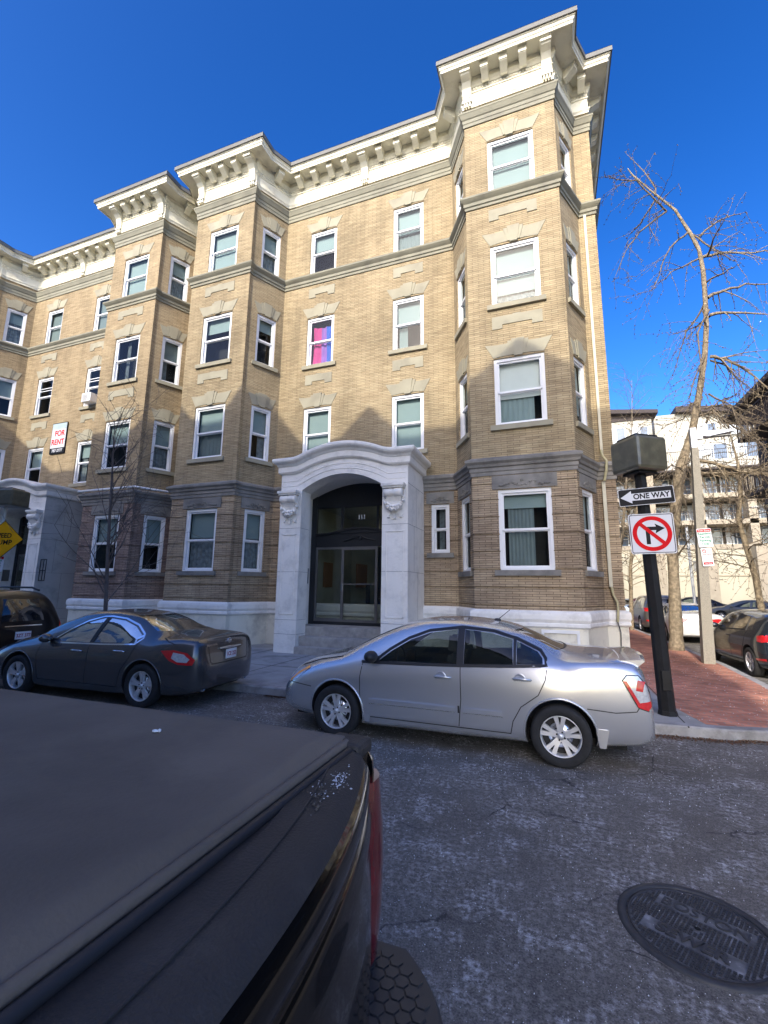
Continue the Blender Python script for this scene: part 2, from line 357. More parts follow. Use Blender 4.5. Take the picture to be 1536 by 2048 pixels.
    for z in (.62, 1.0, 2.30, 3.52, 4.6):
        m.box(xr-.01, xr+.003, yf+.01, YM-.02, z, z+.007, 2); m.box(xl-.003, xl+.01, yf+.01, YM-.02, z, z+.007, 2)
        if z < 4: m.box(xl2-.01, xl2+.003, yf+.01, 11.35, z, z+.006, 2)
    for z0, z1, x_ in ((2.3, 3.52, .55), (1.0, 2.3, .9), (3.52, 4.6, .75), (.62, 1, .5)): m.box(xr-.01, xr+.003, yf+x_, yf+x_+.007, z0, z1, 2)
    po = m.build('portico', [front, side, MATS['mortar_line']], b)
    # carved scroll consoles
    for a, e in ((xl, xl2), (xr2, xr)):
        k = MB(); cx = (a+e)/2; w = .25
        k.box(cx-.31, cx+.31, yf-.25, yf+.01, 4.50, 4.57, 0); k.box(cx-.285, cx+.285, yf-.22, yf+.01, 4.45, 4.50, 0)
        k.lathe([(0, 0), (.10, 0), (.125, .02), (.115, .10), (.125, .2), (.10, .25), (.125, .3), (.115, .40), (.125, .48), (.10, .5), (0, .5)], (cx-.25, yf-.12, 4.33), (1, 0, 0), 20, 0)
        k.lathe([(0, 0), (.07, 0), (.07, .42), (0, .42)], (cx-.21, yf-.05, 3.98), (1, 0, 0), 14, 0)
        k.prism([(cx-.2, yf+.01, 3.9), (cx-.2, yf-.08, 3.95), (cx-.2, yf-.11, 4.1), (cx-.2, yf-.2, 4.3), (cx-.2, yf+.01, 4.4)], (.4, 0, 0), 0)
        rr = random.Random(5)
        for i in range(120):
            t = rr.uniform(-1, 1); z = 4.16-.25*(1-t*t)+rr.uniform(-.06, .07); d = .02+.10*(1-t*t*.6)+rr.uniform(0, .05)
            k.ball((cx+t*.27, yf-d, z), rr.uniform(.022, .045), 0, 6)
        for t in (-1, 1):
            for i in range(10): k.ball((cx+t*.28, yf-.05-rr.uniform(0, .06), 4.12+i*.03), rr.uniform(.018, .035), 0, 6)
        for t in (-.17, 0, .17): k.box(cx+t-.035, cx+t+.035, yf-.05, yf+.01, 3.70-(.04 if t == 0 else 0), 3.77, 0); k.box(cx+t-.06, cx+t+.06, yf-.03, yf+.01, 3.77, 3.80, 0)
        k.build('console', portp, po)
    # steps
    s = MB(); s.box(xl2+.002, xr2-.002, 10.78, 11.30, .05, .32, 0); s.box(c-hw*1.33+.002, c+hw*1.33-.002, 11.36, 12.9, .05, .81, 0)
    s.box(xl2+.003, xr2-.003, 11.02, 11.6, .05, .565, 0)
    s.build('entrance_steps', granite, b, bevel=.012)
    # door surround
    x0, x1 = c-1.62, c+1.62; y0, y1 = 12.16, 12.26
    d = MB(); d.box(x0, x0+.17, y0, y1, .81, 4.75); d.box(x1-.17, x1, y0, y1, .81, 4.75); d.box(x0+.17, x1-.17, y0+.02, y1, .81, .90)
    d.box(x0+.17, x1-.17, y0+.015, y1, 3.10, 3.50); d.box(x0+.17, x1-.17, y0, y1, 4.30, 4.42)
    for x in (c-.62, c+.54): d.box(x, x+.08, y0+.01, y1, 3.5, 4.3)
    pts = [(x0, 4.42)]+[(x1, 4.42)]+[(x1-(x1-x0)*i/16, arch_z(x1-(x1-x0)*i/16, c, 1.62, 4.60, .42)) for i in range(17)]
    d.prism([(x, y0+.03, z) for x, z in pts], (0, .07, 0))
    top = [(x0+.17, 3.5)]+[(x0+.17+(x1-x0-.34)*i/20, 3.52+.16*max(0, math.cos(math.pi*(i/20-.5)*1.25))**1.5) for i in range(21)]+[(x1-.17, 3.5)]
    d.prism([(x, y0-.01, z) for x, z in top], (0, .09, 0)); d.prism([(x, y0-.05, z) for x, z in top[1:-1]]+[(x, y0-.05, z-.05) for x, z in top[1:-1][::-1]], (0, .08, 0))
    d.lathe([(.05, 0), (.075, .0), (.075, .03), (.05, .03), (.05, 0)], (c, y0-.02, 3.36), (0, 1, 0), 16); d.tube([(c-.5, y0-.01, 3.27), (c-.3, y0-.02, 3.31), (c-.1, y0-.02, 3.38)], .018, 6); d.tube([(c+.5, y0-.01, 3.27), (c+.3, y0-.02, 3.31), (c+.1, y0-.02, 3.38)], .018, 6)
    fr = d.build('door_surround', black, b)
    g = MB(); g.box(x0+.17, c-.58, y0+.05, y0+.055, .9, 3.1); g.box(c+.58, x1-.17, y0+.05, y0+.055, .9, 3.1); g.box(x0+.17, x1-.17, y0+.06, y0+.065, 3.5, 4.3)
    g.build('pane', glass_door, fr)
    a = MB()
    for q in ((c-.58, c-.50, .83, 3.1), (c+.50, c+.58, .83, 3.1), (c-.5, c+.5, .83, .97), (c-.5, c+.5, 3.0, 3.1), (x0+.17, x0+.23, .9, 3.1), (x1-.23, x1-.17, .9, 3.1), (x0+.23, c-.58, .9, 1.0), (x0+.23, c-.58, 3.03, 3.1), (c-.5, c+.5, 1.98, 2.01)):
        a.box(q[0], q[1], y0+.03, y0+.075, q[2], q[3])
    dr = a.build('door', alum, fr)
    g = MB(); g.box(c-.5, c+.5, y0+.05, y0+.055, .97, 3.0); g.build('door_pane', glass_door, fr)
    g = MB(); g.box(c-.56, c-.52, y0-.01, y0+.03, 1.78, 2.0); g.build('door_handle', chrome, fr)
    if number: text_mesh(number, .17, (c+.05, y0+.045, 3.98), (1, 0, 0), (0, 0, 1), .003, white, 'house_number', fr, bold=.008)
    # hallway behind the glass
    h = MB(); X0, X1, Z0, Z1, Yb = x0, x1, .80, 4.4, 15.2
    h.face([(X0, 12.3, Z0), (X1, 12.3, Z0), (X1, Yb, Z0), (X0, Yb, Z0)], 1); h.face([(X0, Yb, Z0), (X1, Yb, Z0), (X1, Yb, Z1), (X0, Yb, Z1)], 0)
    h.face([(X0, 12.3, Z1), (X1, 12.3, Z1), (X1, Yb, Z1), (X0, Yb, Z1)], 0)
    for x in (X0, X1): h.face([(x, 12.3, Z0), (x, Yb, Z0), (x, Yb, Z1), (x, 12.3, Z1)], 0)
    h.box(c-.42, X1-.02, 14.6, 14.7, Z0, 3.3, 1); h.box(c+.12, c+.2, 13.9, 14.0, Z0, 3.3, 0)
    for i in range(6): h.box(c-.05+.0*i, X1-.05, 13.0+i*.27, 13.3+i*.27, Z0, Z0+.19*(i+1), 1)
    h.box(c-.9, c-.86, 14.0, 14.9, 1.9, 2.7, 2); h.box(X0+.01, X0+.05, 13.0, 13.6, 1.9, 2.7, 2); h.box(c-.15, c-.05, 13.1, 13.2, Z0, 2.0, 1)
    h.build('hallway', [hallw, black, MATS['notice_board']], b)
    l = MB(); l.ball((c+.95, 13.6, 3.75), .11, 0, 10); l.build('hall_lamp', MATS['lamp_glow'], b)
    i = MB(); i.box(x0+.18-.36, x0+.18-.25, 11.78, 12.1, 1.9, 2.6, 0); i.box(x0-.06, x0+.02, 11.80, 12.05, 2.0, 2.45, 0); i.build('intercom', alum, b)
plain('mortar_line', (.16, .15, .14), .9); plain('notice_board', (.22, .11, .05), .8); plain('lamp_glow', (1, .9, .7), .5, emit=(1, .9, .65, 6))

def window(b, F, u0, u1, z0, z1, style, lint='key', sill=True, stonem=None, rnd=None):
    m = MB(); jw = .075
    F.box(m, u0, u0+jw, z0, z1, -.16, -.035); F.box(m, u1-jw, u1, z0, z1, -.16, -.035)
    F.box(m, u0+jw, u1-jw, z1-.085, z1, -.16, -.035); F.box(m, u0+jw, u1-jw, z0, z0+.05, -.16, -.03)
    a, e = u0+jw, u1-jw; zb, zt = z0+.05, z1-.085; zm = (zb+zt)/2; s = .05
    for (q0, q1, r0, r1, o0, o1) in ((a, a+s, zm, zt, -.105, -.07), (e-s, e, zm, zt, -.105, -.07), (a+s, e-s, zt-s, zt, -.105, -.07), (a+s, e-s, zm-.015, zm+.04, -.105, -.07),
                                     (a, a+s, zb, zm, -.145, -.11), (e-s, e, zb, zm, -.145, -.11), (a+s, e-s, zb, zb+.06, -.145, -.11), (a+s, e-s, zm-.04, zm, -.145, -.106)):
        F.box(m, q0, q1, r0, r1, o0, o1)
    if style.get('muntins'):
        for zz in (zm+.28, zm+.40): F.box(m, a+s, e-s, zz, zz+.03, -.10, -.075)
    w = m.build('window', white, b)
    g = MB(); g.face([F.p(a+s, zm+.04, -.088), F.p(e-s, zm+.04, -.088), F.p(e-s, zt-s, -.088), F.p(a+s, zt-s, -.088)]); g.face([F.p(a+s, zb+.06, -.128), F.p(e-s, zb+.06, -.128), F.p(e-s, zm-.04, -.128), F.p(a+s, zm-.04, -.128)])
    g.build('pane', glass, w)
    fr = style.get('blind', .5)
    if fr:
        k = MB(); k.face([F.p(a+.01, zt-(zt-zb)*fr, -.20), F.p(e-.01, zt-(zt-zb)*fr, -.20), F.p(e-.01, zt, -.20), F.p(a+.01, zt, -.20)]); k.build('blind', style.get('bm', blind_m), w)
    if style.get('curtain'):
        k = MB(); c0, c1 = style['curtain']; n = 14
        for i in range(n):
            ua = a+(e-a)*(c0+(c1-c0)*i/n); ub = a+(e-a)*(c0+(c1-c0)*(i+1)/n)
            k.face([F.p(ua, zb, -.24-.02*(i % 2)), F.p(ub, zb, -.24-.02*((i+1) % 2)), F.p(ub, zt, -.24-.02*((i+1) % 2)), F.p(ua, zt, -.24-.02*(i % 2))], smooth=True)
        k.build('curtain', style.get('cm', curt_m), w)
    c = (u0+u1)/2; hw = (u1-u0)/2
    if sill:
        k = MB(); F.box(k, u0-.12, u1+.12, z0-.13, z0, -.16, .07); k.build('sill', stonem, w)
    if lint == 'key':
        k = MB(); f = .21 if hw > .45 else .15
        F.slab(k, [(c-hw, z1+.02), (c-hw*.5, z1+.05), (c+hw*.5, z1+.05), (c+hw, z1+.02), (c+hw+f, z1+.41), (c+hw-.04, z1+.38), (c+.3, z1+.38), (c+.24, z1+.40), (c-.24, z1+.40), (c-.3, z1+.38), (c-hw+.04, z1+.38), (c-hw-f, z1+.41)], -.05, .014)
        F.slab(k, [(c-.10, z1+.01), (c+.10, z1+.01), (c+.16, z1+.48), (c-.16, z1+.48)], -.05, .045)
        F.slab(k, [(c-.16, z1+.05), (c-.10, z1+.05), (c-.16, z1+.44), (c-.26, z1+.44)], -.05, .03); F.slab(k, [(c+.10, z1+.05), (c+.16, z1+.05), (c+.26, z1+.44), (c+.16, z1+.44)], -.05, .03)
        k.build('lintel', stonem, w)
    elif lint == 'flat':
        k = MB(); F.box(k, u0-.14, u1+.14, z1+.015, z1+.355, -.05, .02)
        rr = random.Random(int(F.p(c, 0).x*10))
        for i in range(46): 
            t = rr.uniform(-1, 1); p = F.p(c+t*hw*.95, z1+.10+rr.uniform(-.05, .13)*(1-abs(t)), .02); k.ball((p.x, p.y, p.z), rr.uniform(.02, .045), 0, 5)
        k.build('lintel', stonem, w)
    return w
def building(X, seed, label, number, cfg):
    rnd = random.Random(seed); main = cfg['main']
    b = empty('apartment_building', (X-5.3, YM, 0), 0, label, 'building', 'row of buff brick apartment buildings')
    K = MB.build
    def bld(m, name, mats, **k):
        o = K(m, name, mats, None, **k); o.parent = b; o.matrix_parent_inverse = Matrix.Translation((-(X-5.3), -YM, 0)); return o
    # children are modelled in world space; the empty's own offset is undone for each direct child
    class Par: pass
    P = [(p[0]+X, p[1]) for p in PLAN]
    if not main: P = P[:-1]
    fr = [Frame(P[i], P[i+1]) for i in range(len(P)-1)]
    ops = {}; wins = []
    def add(seg, u0, u1, fl, z=None, lint='key', sill=True):
        z0, z1 = z or FL[fl]; ops.setdefault(seg, []).append((u0, u1, z0, z1)); wins.append((seg, u0, u1, z0, z1, fl, lint, sill))
    for fl in (1, 2, 3, 4):
        li = 'flat' if fl == 1 else 'key'; si = fl != 4
        add(9, .63, 1.87, fl, None, li, si); add(3, .65, 1.88, fl, None, li, si)
        for sg in (1, 5, 7, 11): L = fr[sg].L; add(sg, L/2-.36, L/2+.36, fl, None, li, si)
        if fl > 1: add(6, 1.0, 2.03, fl, None, li, si); add(6, 4.14, 5.17, fl, None, li, si)
    add(6, 5.38, 5.91, 1, (2.88, 4.28), 'flat', True)
    ops[6].append((8.55-6.93, 8.55-3.72, .82, 4.5))
    bm = [brick, brick_b, stone, found] if main else [brick_n, brick_nb, stone, found]
    bands = []; z = 1.38
    for g in GROOVES: bands += [(z, g, 0, 1), (g, g+.028, -.028, 1)]; z = g+.028
    bands += [(z, 4.72, 0, 1), (4.72, 16.0, 0, 0)]
    m = MB(); wall(m, P, bands, ops, mi=0)
    sweep(m, P, [(0.03, -.2), (0.03, 1.03)], mi=3)
    m.build('wall', bm, b)
    # rooms
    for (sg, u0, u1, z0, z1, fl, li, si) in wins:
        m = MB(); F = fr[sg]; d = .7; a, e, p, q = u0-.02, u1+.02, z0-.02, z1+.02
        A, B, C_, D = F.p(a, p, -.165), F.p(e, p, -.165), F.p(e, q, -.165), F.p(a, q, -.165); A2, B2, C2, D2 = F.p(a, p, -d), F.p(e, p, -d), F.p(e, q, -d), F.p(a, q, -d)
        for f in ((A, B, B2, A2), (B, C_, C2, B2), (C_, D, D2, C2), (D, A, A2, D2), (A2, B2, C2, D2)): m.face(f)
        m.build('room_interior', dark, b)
    # horizontal stone courses
    def course(name, prof, mat, skip=None):
        m = MB(); sweep(m, P, prof); return m.build(name, mat, b)
    course('water_table', [(0, 1.42), (.05, 1.41), (.09, 1.37), (.10, 1.32), (.10, 1.22), (.07, 1.15), (.085, 1.13), (.085, 1.07), (.03, 1.03)], wtable)
    course('first_floor_band', [(0, 4.68), (.03, 4.68), (.03, 4.77), (.05, 4.79), (.05, 4.88), (.085, 4.90), (.10, 4.96), (.15, 5.02), (.15, 5.08), (0, 5.16)], stone_d)
    course('string_course', [(0, 12.39), (.03, 12.39), (.03, 12.47), (.06, 12.49), (.06, 12.58), (.11, 12.63), (.15, 12.68), (.15, 12.73), (.11, 12.77), (0, 12.79)], stone)
    course('stone_frieze', [(0, 15.18), (.03, 15.18), (.03, 15.29), (.045, 15.30), (.045, 15.41), (.07, 15.43), (.12, 15.55), (.135, 15.57), (.135, 15.62), (0, 15.64)], stone)
    SOF = 16.76
    m = MB(); sweep(m, P, [(0, 15.80), (.04, 15.80), (.04, 15.85), (.07, 15.90), (.07, 15.94), (.03, 15.98), (.02, 16.30), (.05, 16.31), (.05, 16.34), (.03, 16.36), (.03, 16.46), (.06, 16.48), (.08, 16.54), (.12, 16.60), (.12, SOF), (.53, SOF), (.53, 16.70), (.56, 16.70), (.56, 16.78), (.585, 16.80), (.60, 16.86), (.63, 16.88), (.63, 16.92)])
    for i, F in enumerate(fr[:13]):            # egg-and-dart row as small blocks
        n = int(F.L/.085)
        for j in range(n):
            u = F.L*(j+.5)/n; F.box(m, u-.022, u+.022, 16.38, 16.45, .03, .055)
    m.build('cornice', cream, b)
    # roof slab with its metal edge
    m = MB(); ro = offset_poly(P, .67); sweep(m, P, [(.60, 16.90), (.67, 16.90), (.67, 17.04), (.62, 17.06)])
    back = [(ro[-1][0], 27), (ro[0][0], 27)] if main else [(ro[-1][0], ro[-1][1]), (ro[-1][0], 27), (ro[0][0], 27)]
    ring = [(x, y) for x, y in ro]+([] if main else [])+[p for p in back if p != ro[-1]]
    m.face([(x, y, 17.055) for x, y in ring]); m.face([(x, y, 16.93) for x, y in ring])
    m.build('roof', roofm, b)
    # brackets
    def modillion(F, u):
        m = MB(); w = .098
        m.prism([F.p(u-w, z, o) for o, z in ((.11, SOF), (.11, 16.44), (.18, 16.43), (.30, 16.50), (.42, 16.56), (.42, SOF))], F.p(2*w, 0)-F.p(0, 0))
        F.box(m, u-w-.02, u+w+.02, 16.68, SOF, .11, .47); F.box(m, u-w-.012, u+w+.012, 16.58, 16.68, .405, .445)
        m.build('modillion', cream, b)
    def bracket(F, u, w=.125):
        m = MB()
        m.prism([F.p(u-w, z, o) for o, z in ((0.02, 15.98), (.10, 15.98), (.11, 16.2), (.15, 16.38), (.26, 16.50), (.42, 16.56), (.45, 16.62), (.45, SOF), (.02, SOF))], F.p(2*w, 0)-F.p(0, 0))
        F.box(m, u-w-.03, u+w+.03, 16.69, SOF, .05, .52); F.box(m, u-w-.02, u+w+.02, 16.60, 16.69, .05, .485)
        F.box(m, u-w-.02, u+w+.02, 15.93, 15.99, .02, .13)
        for t in (-.6, 0, .6): F.box(m, u+t*w-.022, u+t*w+.022, 15.80, 15.93, .02, .11)
        for t in (-.55, 0, .55): F.box(m, u+t*w-.012, u+t*w+.012, 16.1, 16.40, .1, .135)
        m.build('bracket', cream, b)
    for sg, us, cs in ((9, (.66, 1.19, 1.71), (.12, 2.32)), (3, (.72, 1.26, 1.80), (.14, 2.38)), (6, (.57, 1.20, 1.84, 2.42, 3.72, 4.36, 4.98, 5.60), (3.09,)), (12, (.30,), ())):
        for u in us: modillion(fr[sg], u)
        for u in cs: bracket(fr[sg], u)
    for sg in (1, 5, 7, 11): modillion(fr[sg], fr[sg].L*.5)
    if main:
        for j in range(24): modillion(fr[13], .5+.62*j) if j < 10 else None
    # stone panels between floors
    for sg, c, hw in ((9, 1.25, .63), (3, 1.265, .62), (6, 1.515, .5), (6, 4.655, .5)):
        for z0 in (8.62, 11.88):
            m = MB(); F = fr[sg]
            F.slab(m, [(c-hw, z0), (c-hw+.26, z0), (c-hw+.26, z0+.11), (c+hw-.26, z0+.11), (c+hw-.26, z0), (c+hw, z0), (c+hw, z0+.35), (c+.1, z0+.35), (c+.1, z0+.37), (c-.1, z0+.37), (c-.1, z0+.35), (c-hw, z0+.35)], -.02, .02)
            m.build('stone_panel', lintel_s, b)
    for (sg, u0, u1, z0, z1, fl, li, si) in wins:
        st = cfg['win'].get((sg, fl) if not (sg == 6 and u0 > 3) else (66, fl) if u0 < 5.2 else (67, fl))
        if st is None: st = dict(blind=rnd.choice((.35, .5, .55, .8, .95)), bm=rnd.choice((blind_m, blind_m, blind_b)), curtain=rnd.choice((None, (0, 1), (0, .4))))
        window(b, fr[sg], u0, u1, z0, z1, st, li, si, stone_d if fl == 1 else lintel_s, rnd)
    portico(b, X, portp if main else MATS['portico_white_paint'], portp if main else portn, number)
    # basement window in the foundation of the tower
    F = fr[9]; m = MB()
    for q in ((1.5, 2.3, .93, 1.0), (1.5, 1.56, .45, .93), (2.24, 2.3, .45, .93), (1.56, 2.24, .45, .5)): F.box(m, *q, .031, .07)
    m.build('basement_window', white, b)
    if main:
        m = MB(); F = fr[12]
        m.box(F.p(.16, 0).x-.032, F.p(.16, 0).x+.032, YM-.07, YM-.002, 5.4, 12.4); m.build('conduit', MATS['conduit_cream'], b)
        m = MB(); x = X+1.33
        m.tube([(x, YM-.2, 5.42), (x+.02, YM-.23, 5.25), (x+.10, YM-.25, 5.12), (x+.09, YM-.22, 4.9), (x+.03, YM-.16, 4.62)], .035, 8)
        m.box(x-.02, x+.06, YM-.08, YM-.002, 1.98, 4.62, 1); m.tube([(x+.03, YM-.07, 1.98), (x+.05, YM-.07, 1.80), (x+.13, YM-.12, 1.6), (x+.12, YM-.16, 1.35), (x+.10, YM-.14, 1.15)], .03, 8, 0)
        m.tube([(x+.10, YM-.14, 1.15), (x+.16, YM-.06, .9), (x+.14, YM-.05, .55), (x+.02, YM-.06, .35)], .012, 6, 2)
        m.build('corner_pipe', [MATS['pipe_yellow'], MATS['conduit_cream'], black], b)
    else:
        m = MB()
        for z0 in (2.0, 2.35, 2.75): m.box(X-3.38, X-3.08, 10.95, 10.965, z0, z0+.03)
        for x in (-3.38, -3.22, -3.08): m.box(X+x, X+x+.02, 10.95, 10.97, 2.0, 2.78)
        m.build('iron_bracket', black, b)
        m = MB(); m.box(X-1.9, X+.75, 11.0, 11.02, 5.17, 5.22); m.tube([(X-2.5, 12.3, 5.2), (X-1.92, 10.99, 5.2), (X+.8, 10.99, 5.2), (X+1.35, 12.3, 5.2)], .04, 6); m.build('white_pipe', white, b)
        m = MB(); m.tube([(X+1.60, YM-.04, 5.1), (X+1.60, YM-.04, 11.2)], .03, 6); m.build('downpipe', white, b)
    # children were built in world space: undo the empty's offset
    for k in kids(b): k.matrix_parent_inverse = Matrix.Translation((-(X-5.3), -YM, 0))
    return b
plain('conduit_cream', (.50, .47, .36), .5); plain('pipe_yellow', (.42, .38, .22), .5)
flag_p = plain('magenta_cloth', (.55, .05, .22), .8); flag_v = plain('violet_cloth', (.30, .12, .42), .8); flag_b = plain('blue_cloth', (.03, .10, .45), .8)
D = dict
plain('sky_reflection_blind', (.72, .72, .68), .8, var=.03)  # pale blind colour stands in for sky reflected in the second floor tower window
WA = {(9, 4): D(blind=.86), (9, 3): D(blind=.80, bm=blind_m, curtain=(0, 1)), (9, 2): D(blind=.58, bm=MATS['sky_reflection_blind'], curtain=(0, .8), cm=blind_m), (9, 1): D(blind=.2, curtain=(.12, .68), cm=blind_b),
      (3, 4): D(blind=.95), (3, 3): D(blind=.3), (3, 2): D(blind=.52, curtain=(0, 1), cm=blind_b), (3, 1): D(blind=.45, curtain=(0, 1)),
      (6, 4): D(blind=.38), (6, 3): D(blind=0), (6, 2): D(blind=1, bm=blind_m), (66, 4): D(blind=.55, curtain=(0, 1), cm=blind_b), (66, 3): D(blind=.5, curtain=(.1, .42), cm=blind_m), (66, 2): D(blind=1.0), (67, 1): D(blind=0, curtain=(.3, .7)),
      (5, 4): D(blind=.5, curtain=(0, 1)), (5, 3): D(blind=.25), (5, 2): D(blind=.5, curtain=(.55, 1)), (5, 1): D(blind=.45, curtain=(0, 1)), (11, 1): D(blind=.5)}
b1 = building(0, 3, 'buff brick corner apartment building with white arched portico numbered 111', '111', D(main=True, win=WA))
WB = {(6, 3): D(blind=0, muntins=True), (66, 3): D(blind=0, muntins=True), (9, 4): D(blind=1), (9, 3): D(blind=0, curtain=(.3, .45)), (9, 2): D(blind=.5), (9, 1): D(blind=.5), (11, 1): D(blind=.48)}
b2 = building(-13.97, 5, 'buff brick apartment building with a for rent sign hanging on its wall', '', D(main=False, win=WB))
# flag hung inside the third floor window of number 111
def flag():
    F = Frame((-8.55, YM), (-2.41, YM)); m = MB(); a, e, z0, z1 = 1.13, 1.92, 9.38, 10.86
    cols = [(0, .42, 0), (.42, .66, 1), (.66, 1, 2)]; n = 4
    for c0, c1, mi in cols:
        for i in range(n):
            for j in range(8):
                ta, tb = c0+(c1-c0)*i/n, c0+(c1-c0)*(i+1)/n; za, zb = z0+(z1-z0)*j/8, z0+(z1-z0)*(j+1)/8
                f = lambda t, z: F.p(a+(e-a)*(t+.05*math.sin(z*2)*(1-(z-z0)/(z1-z0))), z-.06*math.sin(t*3), -.22-.03*math.sin(t*22+z*2))
                m.face([f(ta, za), f(tb, za), f(tb, zb), f(ta, zb)], mi, smooth=True)
    o = m.build('flag', [flag_p, flag_v, flag_b]); tag(o, 'pink, violet and blue striped flag hung inside a third floor window', 'flag')
flag()
# ================================================================== setting: ground, road, pavements
def asphalt_mat():
    m, n, b = nmat('salted_asphalt'); tc = N(n, 'ShaderNodeTexCoord'); O = tc.outputs['Object']
    def noise(sc, det=6, ro=.6):
        x = N(n, 'ShaderNodeTexNoise', i_Scale=sc, i_Detail=det, i_Roughness=ro); n.links.new(O, x.inputs['Vector']); return x.outputs[0]
    def rp(x, *st): r = ramp(n, list(st)); n.links.new(x, r.inputs[0]); return r.outputs[0]
    base = rp(noise(1.1), (.3, (.088, .079, .068)), (.7, (.125, .112, .096)))
    grit = rp(noise(90, 3, .7), (.35, .5), (.65, 1.7)); base = mixc(n, 1, base, grit, 'MULTIPLY')
    # worn, salt-bleached film in the middle of the lane
    film = rp(noise(.8, 9, .7), (.36, 0.0), (.64, 1.0)); fine = rp(noise(26, 5, .75), (.45, 0.0), (.62, 1.0))
    mu = N(n, 'ShaderNodeMath', operation='MULTIPLY'); n.links.new(film, mu.inputs[0]); n.links.new(fine, mu.inputs[1])
    ms = N(n, 'ShaderNodeMath', operation='MULTIPLY'); n.links.new(mu.outputs[0], ms.inputs[0]); ms.inputs[1].default_value = .85
    base = mixc(n, ms.outputs[0], base, (.42, .39, .35))
    blot = rp(noise(3.2, 8, .78), (.51, 0.0), (.66, 1.0)); mb = N(n, 'ShaderNodeMath', operation='MULTIPLY'); n.links.new(blot, mb.inputs[0]); n.links.new(fine, mb.inputs[1])
    base = mixc(n, mb.outputs[0], base, (.55, .55, .55))
    # loose salt grains
    for sc, th, col in ((75, .16, (.55, .56, .58)), (34, .10, (.66, .67, .68))):
        v = N(n, 'ShaderNodeTexVoronoi', i_Scale=sc); n.links.new(O, v.inputs['Vector'])
        a = rp(v.outputs['Distance'], (th*.8, 1.0), (th, 0.0)); sel = N(n, 'ShaderNodeSeparateColor'); n.links.new(v.outputs['Color'], sel.inputs[0])
        k = rp(sel.outputs[0], (.74, 0.0), (.78, 1.0)); mm = N(n, 'ShaderNodeMath', operation='MULTIPLY'); n.links.new(a, mm.inputs[0]); n.links.new(k, mm.inputs[1])
        base = mixc(n, mm.outputs[0], base, col)
    # cracks
    wn = N(n, 'ShaderNodeTexNoise', i_Scale=2.5, i_Detail=6); n.links.new(O, wn.inputs['Vector']); sc_ = N(n, 'ShaderNodeVectorMath', operation='SCALE'); sc_.inputs['Scale'].default_value = .5; n.links.new(wn.outputs[1], sc_.inputs[0])
    ad = N(n, 'ShaderNodeVectorMath', operation='ADD'); n.links.new(O, ad.inputs[0]); n.links.new(sc_.outputs[0], ad.inputs[1])
    v = N(n, 'ShaderNodeTexVoronoi', i_Scale=.9, feature='DISTANCE_TO_EDGE'); n.links.new(ad.outputs[0], v.inputs['Vector'])
    cr = rp(v.outputs['Distance'], (.0, 1.0), (.010, 0.0)); cm = rp(noise(.9, 2), (.45, 0.0), (.58, 1.0)); cc = N(n, 'ShaderNodeMath', operation='MULTIPLY'); n.links.new(cr, cc.inputs[0]); n.links.new(cm, cc.inputs[1])
    base = mixc(n, cc.outputs[0], base, (.012, .012, .014))
    n.links.new(base, b.inputs['Base Color']); b.inputs['Roughness'].default_value = .8; b.inputs['Specular IOR Level'].default_value = .4
    bu = N(n, 'ShaderNodeBump', i_Strength=.7, i_Distance=.006); n.links.new(noise(140, 4, .7), bu.inputs['Height']); n.links.new(bu.outputs[0], b.inputs['Normal'])
    return m
asphalt = asphalt_mat()
concrete = plain('grey_concrete_pavement', (.33, .325, .31), .9, var=.14, scale=2.5, dirt=(.13, .125, .12), dscale=1.4, bump=.25, bscale=90)
kerbm = plain('granite_kerb', (.32, .315, .31), .85, var=.2, scale=6, dirt=(.12, .115, .11), dscale=2.5, bump=.4)
m = MB(); m.face([(-900, -900, -.02), (900, -900, -.02), (900, 900, -.02), (-900, 900, -.02)]); tag(m.build('ground', plain('far_ground', (.10, .095, .09), .9)), kind='structure')
m = MB()
for i in range(-12, 12):
    for j in range(-6, 12): m.face([(i*5, j*5, 0), (i*5+5, j*5, 0), (i*5+5, j*5+5, 0), (i*5, j*5+5, 0)])
tag(m.build('road', asphalt), kind='structure')
HP = .13
KERB = [(-60, 6.7), (-30, 6.85), (-9, 7.03), (-5, 7.08), (0, 7.17), (1.2, 7.24), (2.0, 7.30), (2.6, 7.45), (3.1, 7.85), (3.45, 8.5), (3.7, 9.5), (3.82, 11), (3.95, 13.7), (3.88, 17), (3.65, 26), (3.35, 36), (3.2, 60)]
# crisp polygons: concrete pavement, then brick pavement round the corner, then the kerb stones
inner = offset_poly(KERB, -.16)
m = MB(); P = [p for p in inner if p[0] <= 1.3]+[(1.62, 7.44), (1.84, 7.46), (1.57, 8.8), (1.57, 60), (-60, 60)]
m.face([(x, y, HP) for x, y in P]); 
tag(m.build('pavement', concrete), kind='structure')
m = MB(); P = [(1.57, 60), (1.57, 8.8), (1.84, 7.46)]+[p for p in inner if p[0] > 1.9 and p[1] > 7.4]
m.face([(x, y, HP+.002) for x, y in P])
tag(m.build('brick_pavement', paving), kind='structure')
m = MB(); sweep(m, KERB, [(0, -.05), (0, HP-.015), (-.015, HP+.004), (-.17, HP+.004), (-.17, -.05)]); tag(m.build('kerb', kerbm), kind='structure')
m = MB(); m.box(-60, 60, -3.4, -.9, -.05, HP); tag(m.build('near_pavement', concrete), kind='structure')
# pavement joints cut as narrow dark gaps
m = MB()
for x in [-27.3+1.52*i for i in range(20)]: m.box(x, x+.014, 7.25, 12.3, HP-.01, HP+.0035)
m.box(-60, 1.4, 9.0, 9.014, HP-.01, HP+.003)
tag(m.build('pavement_joint', plain('joint_dirt', (.045, .042, .04), .95)), kind='structure')
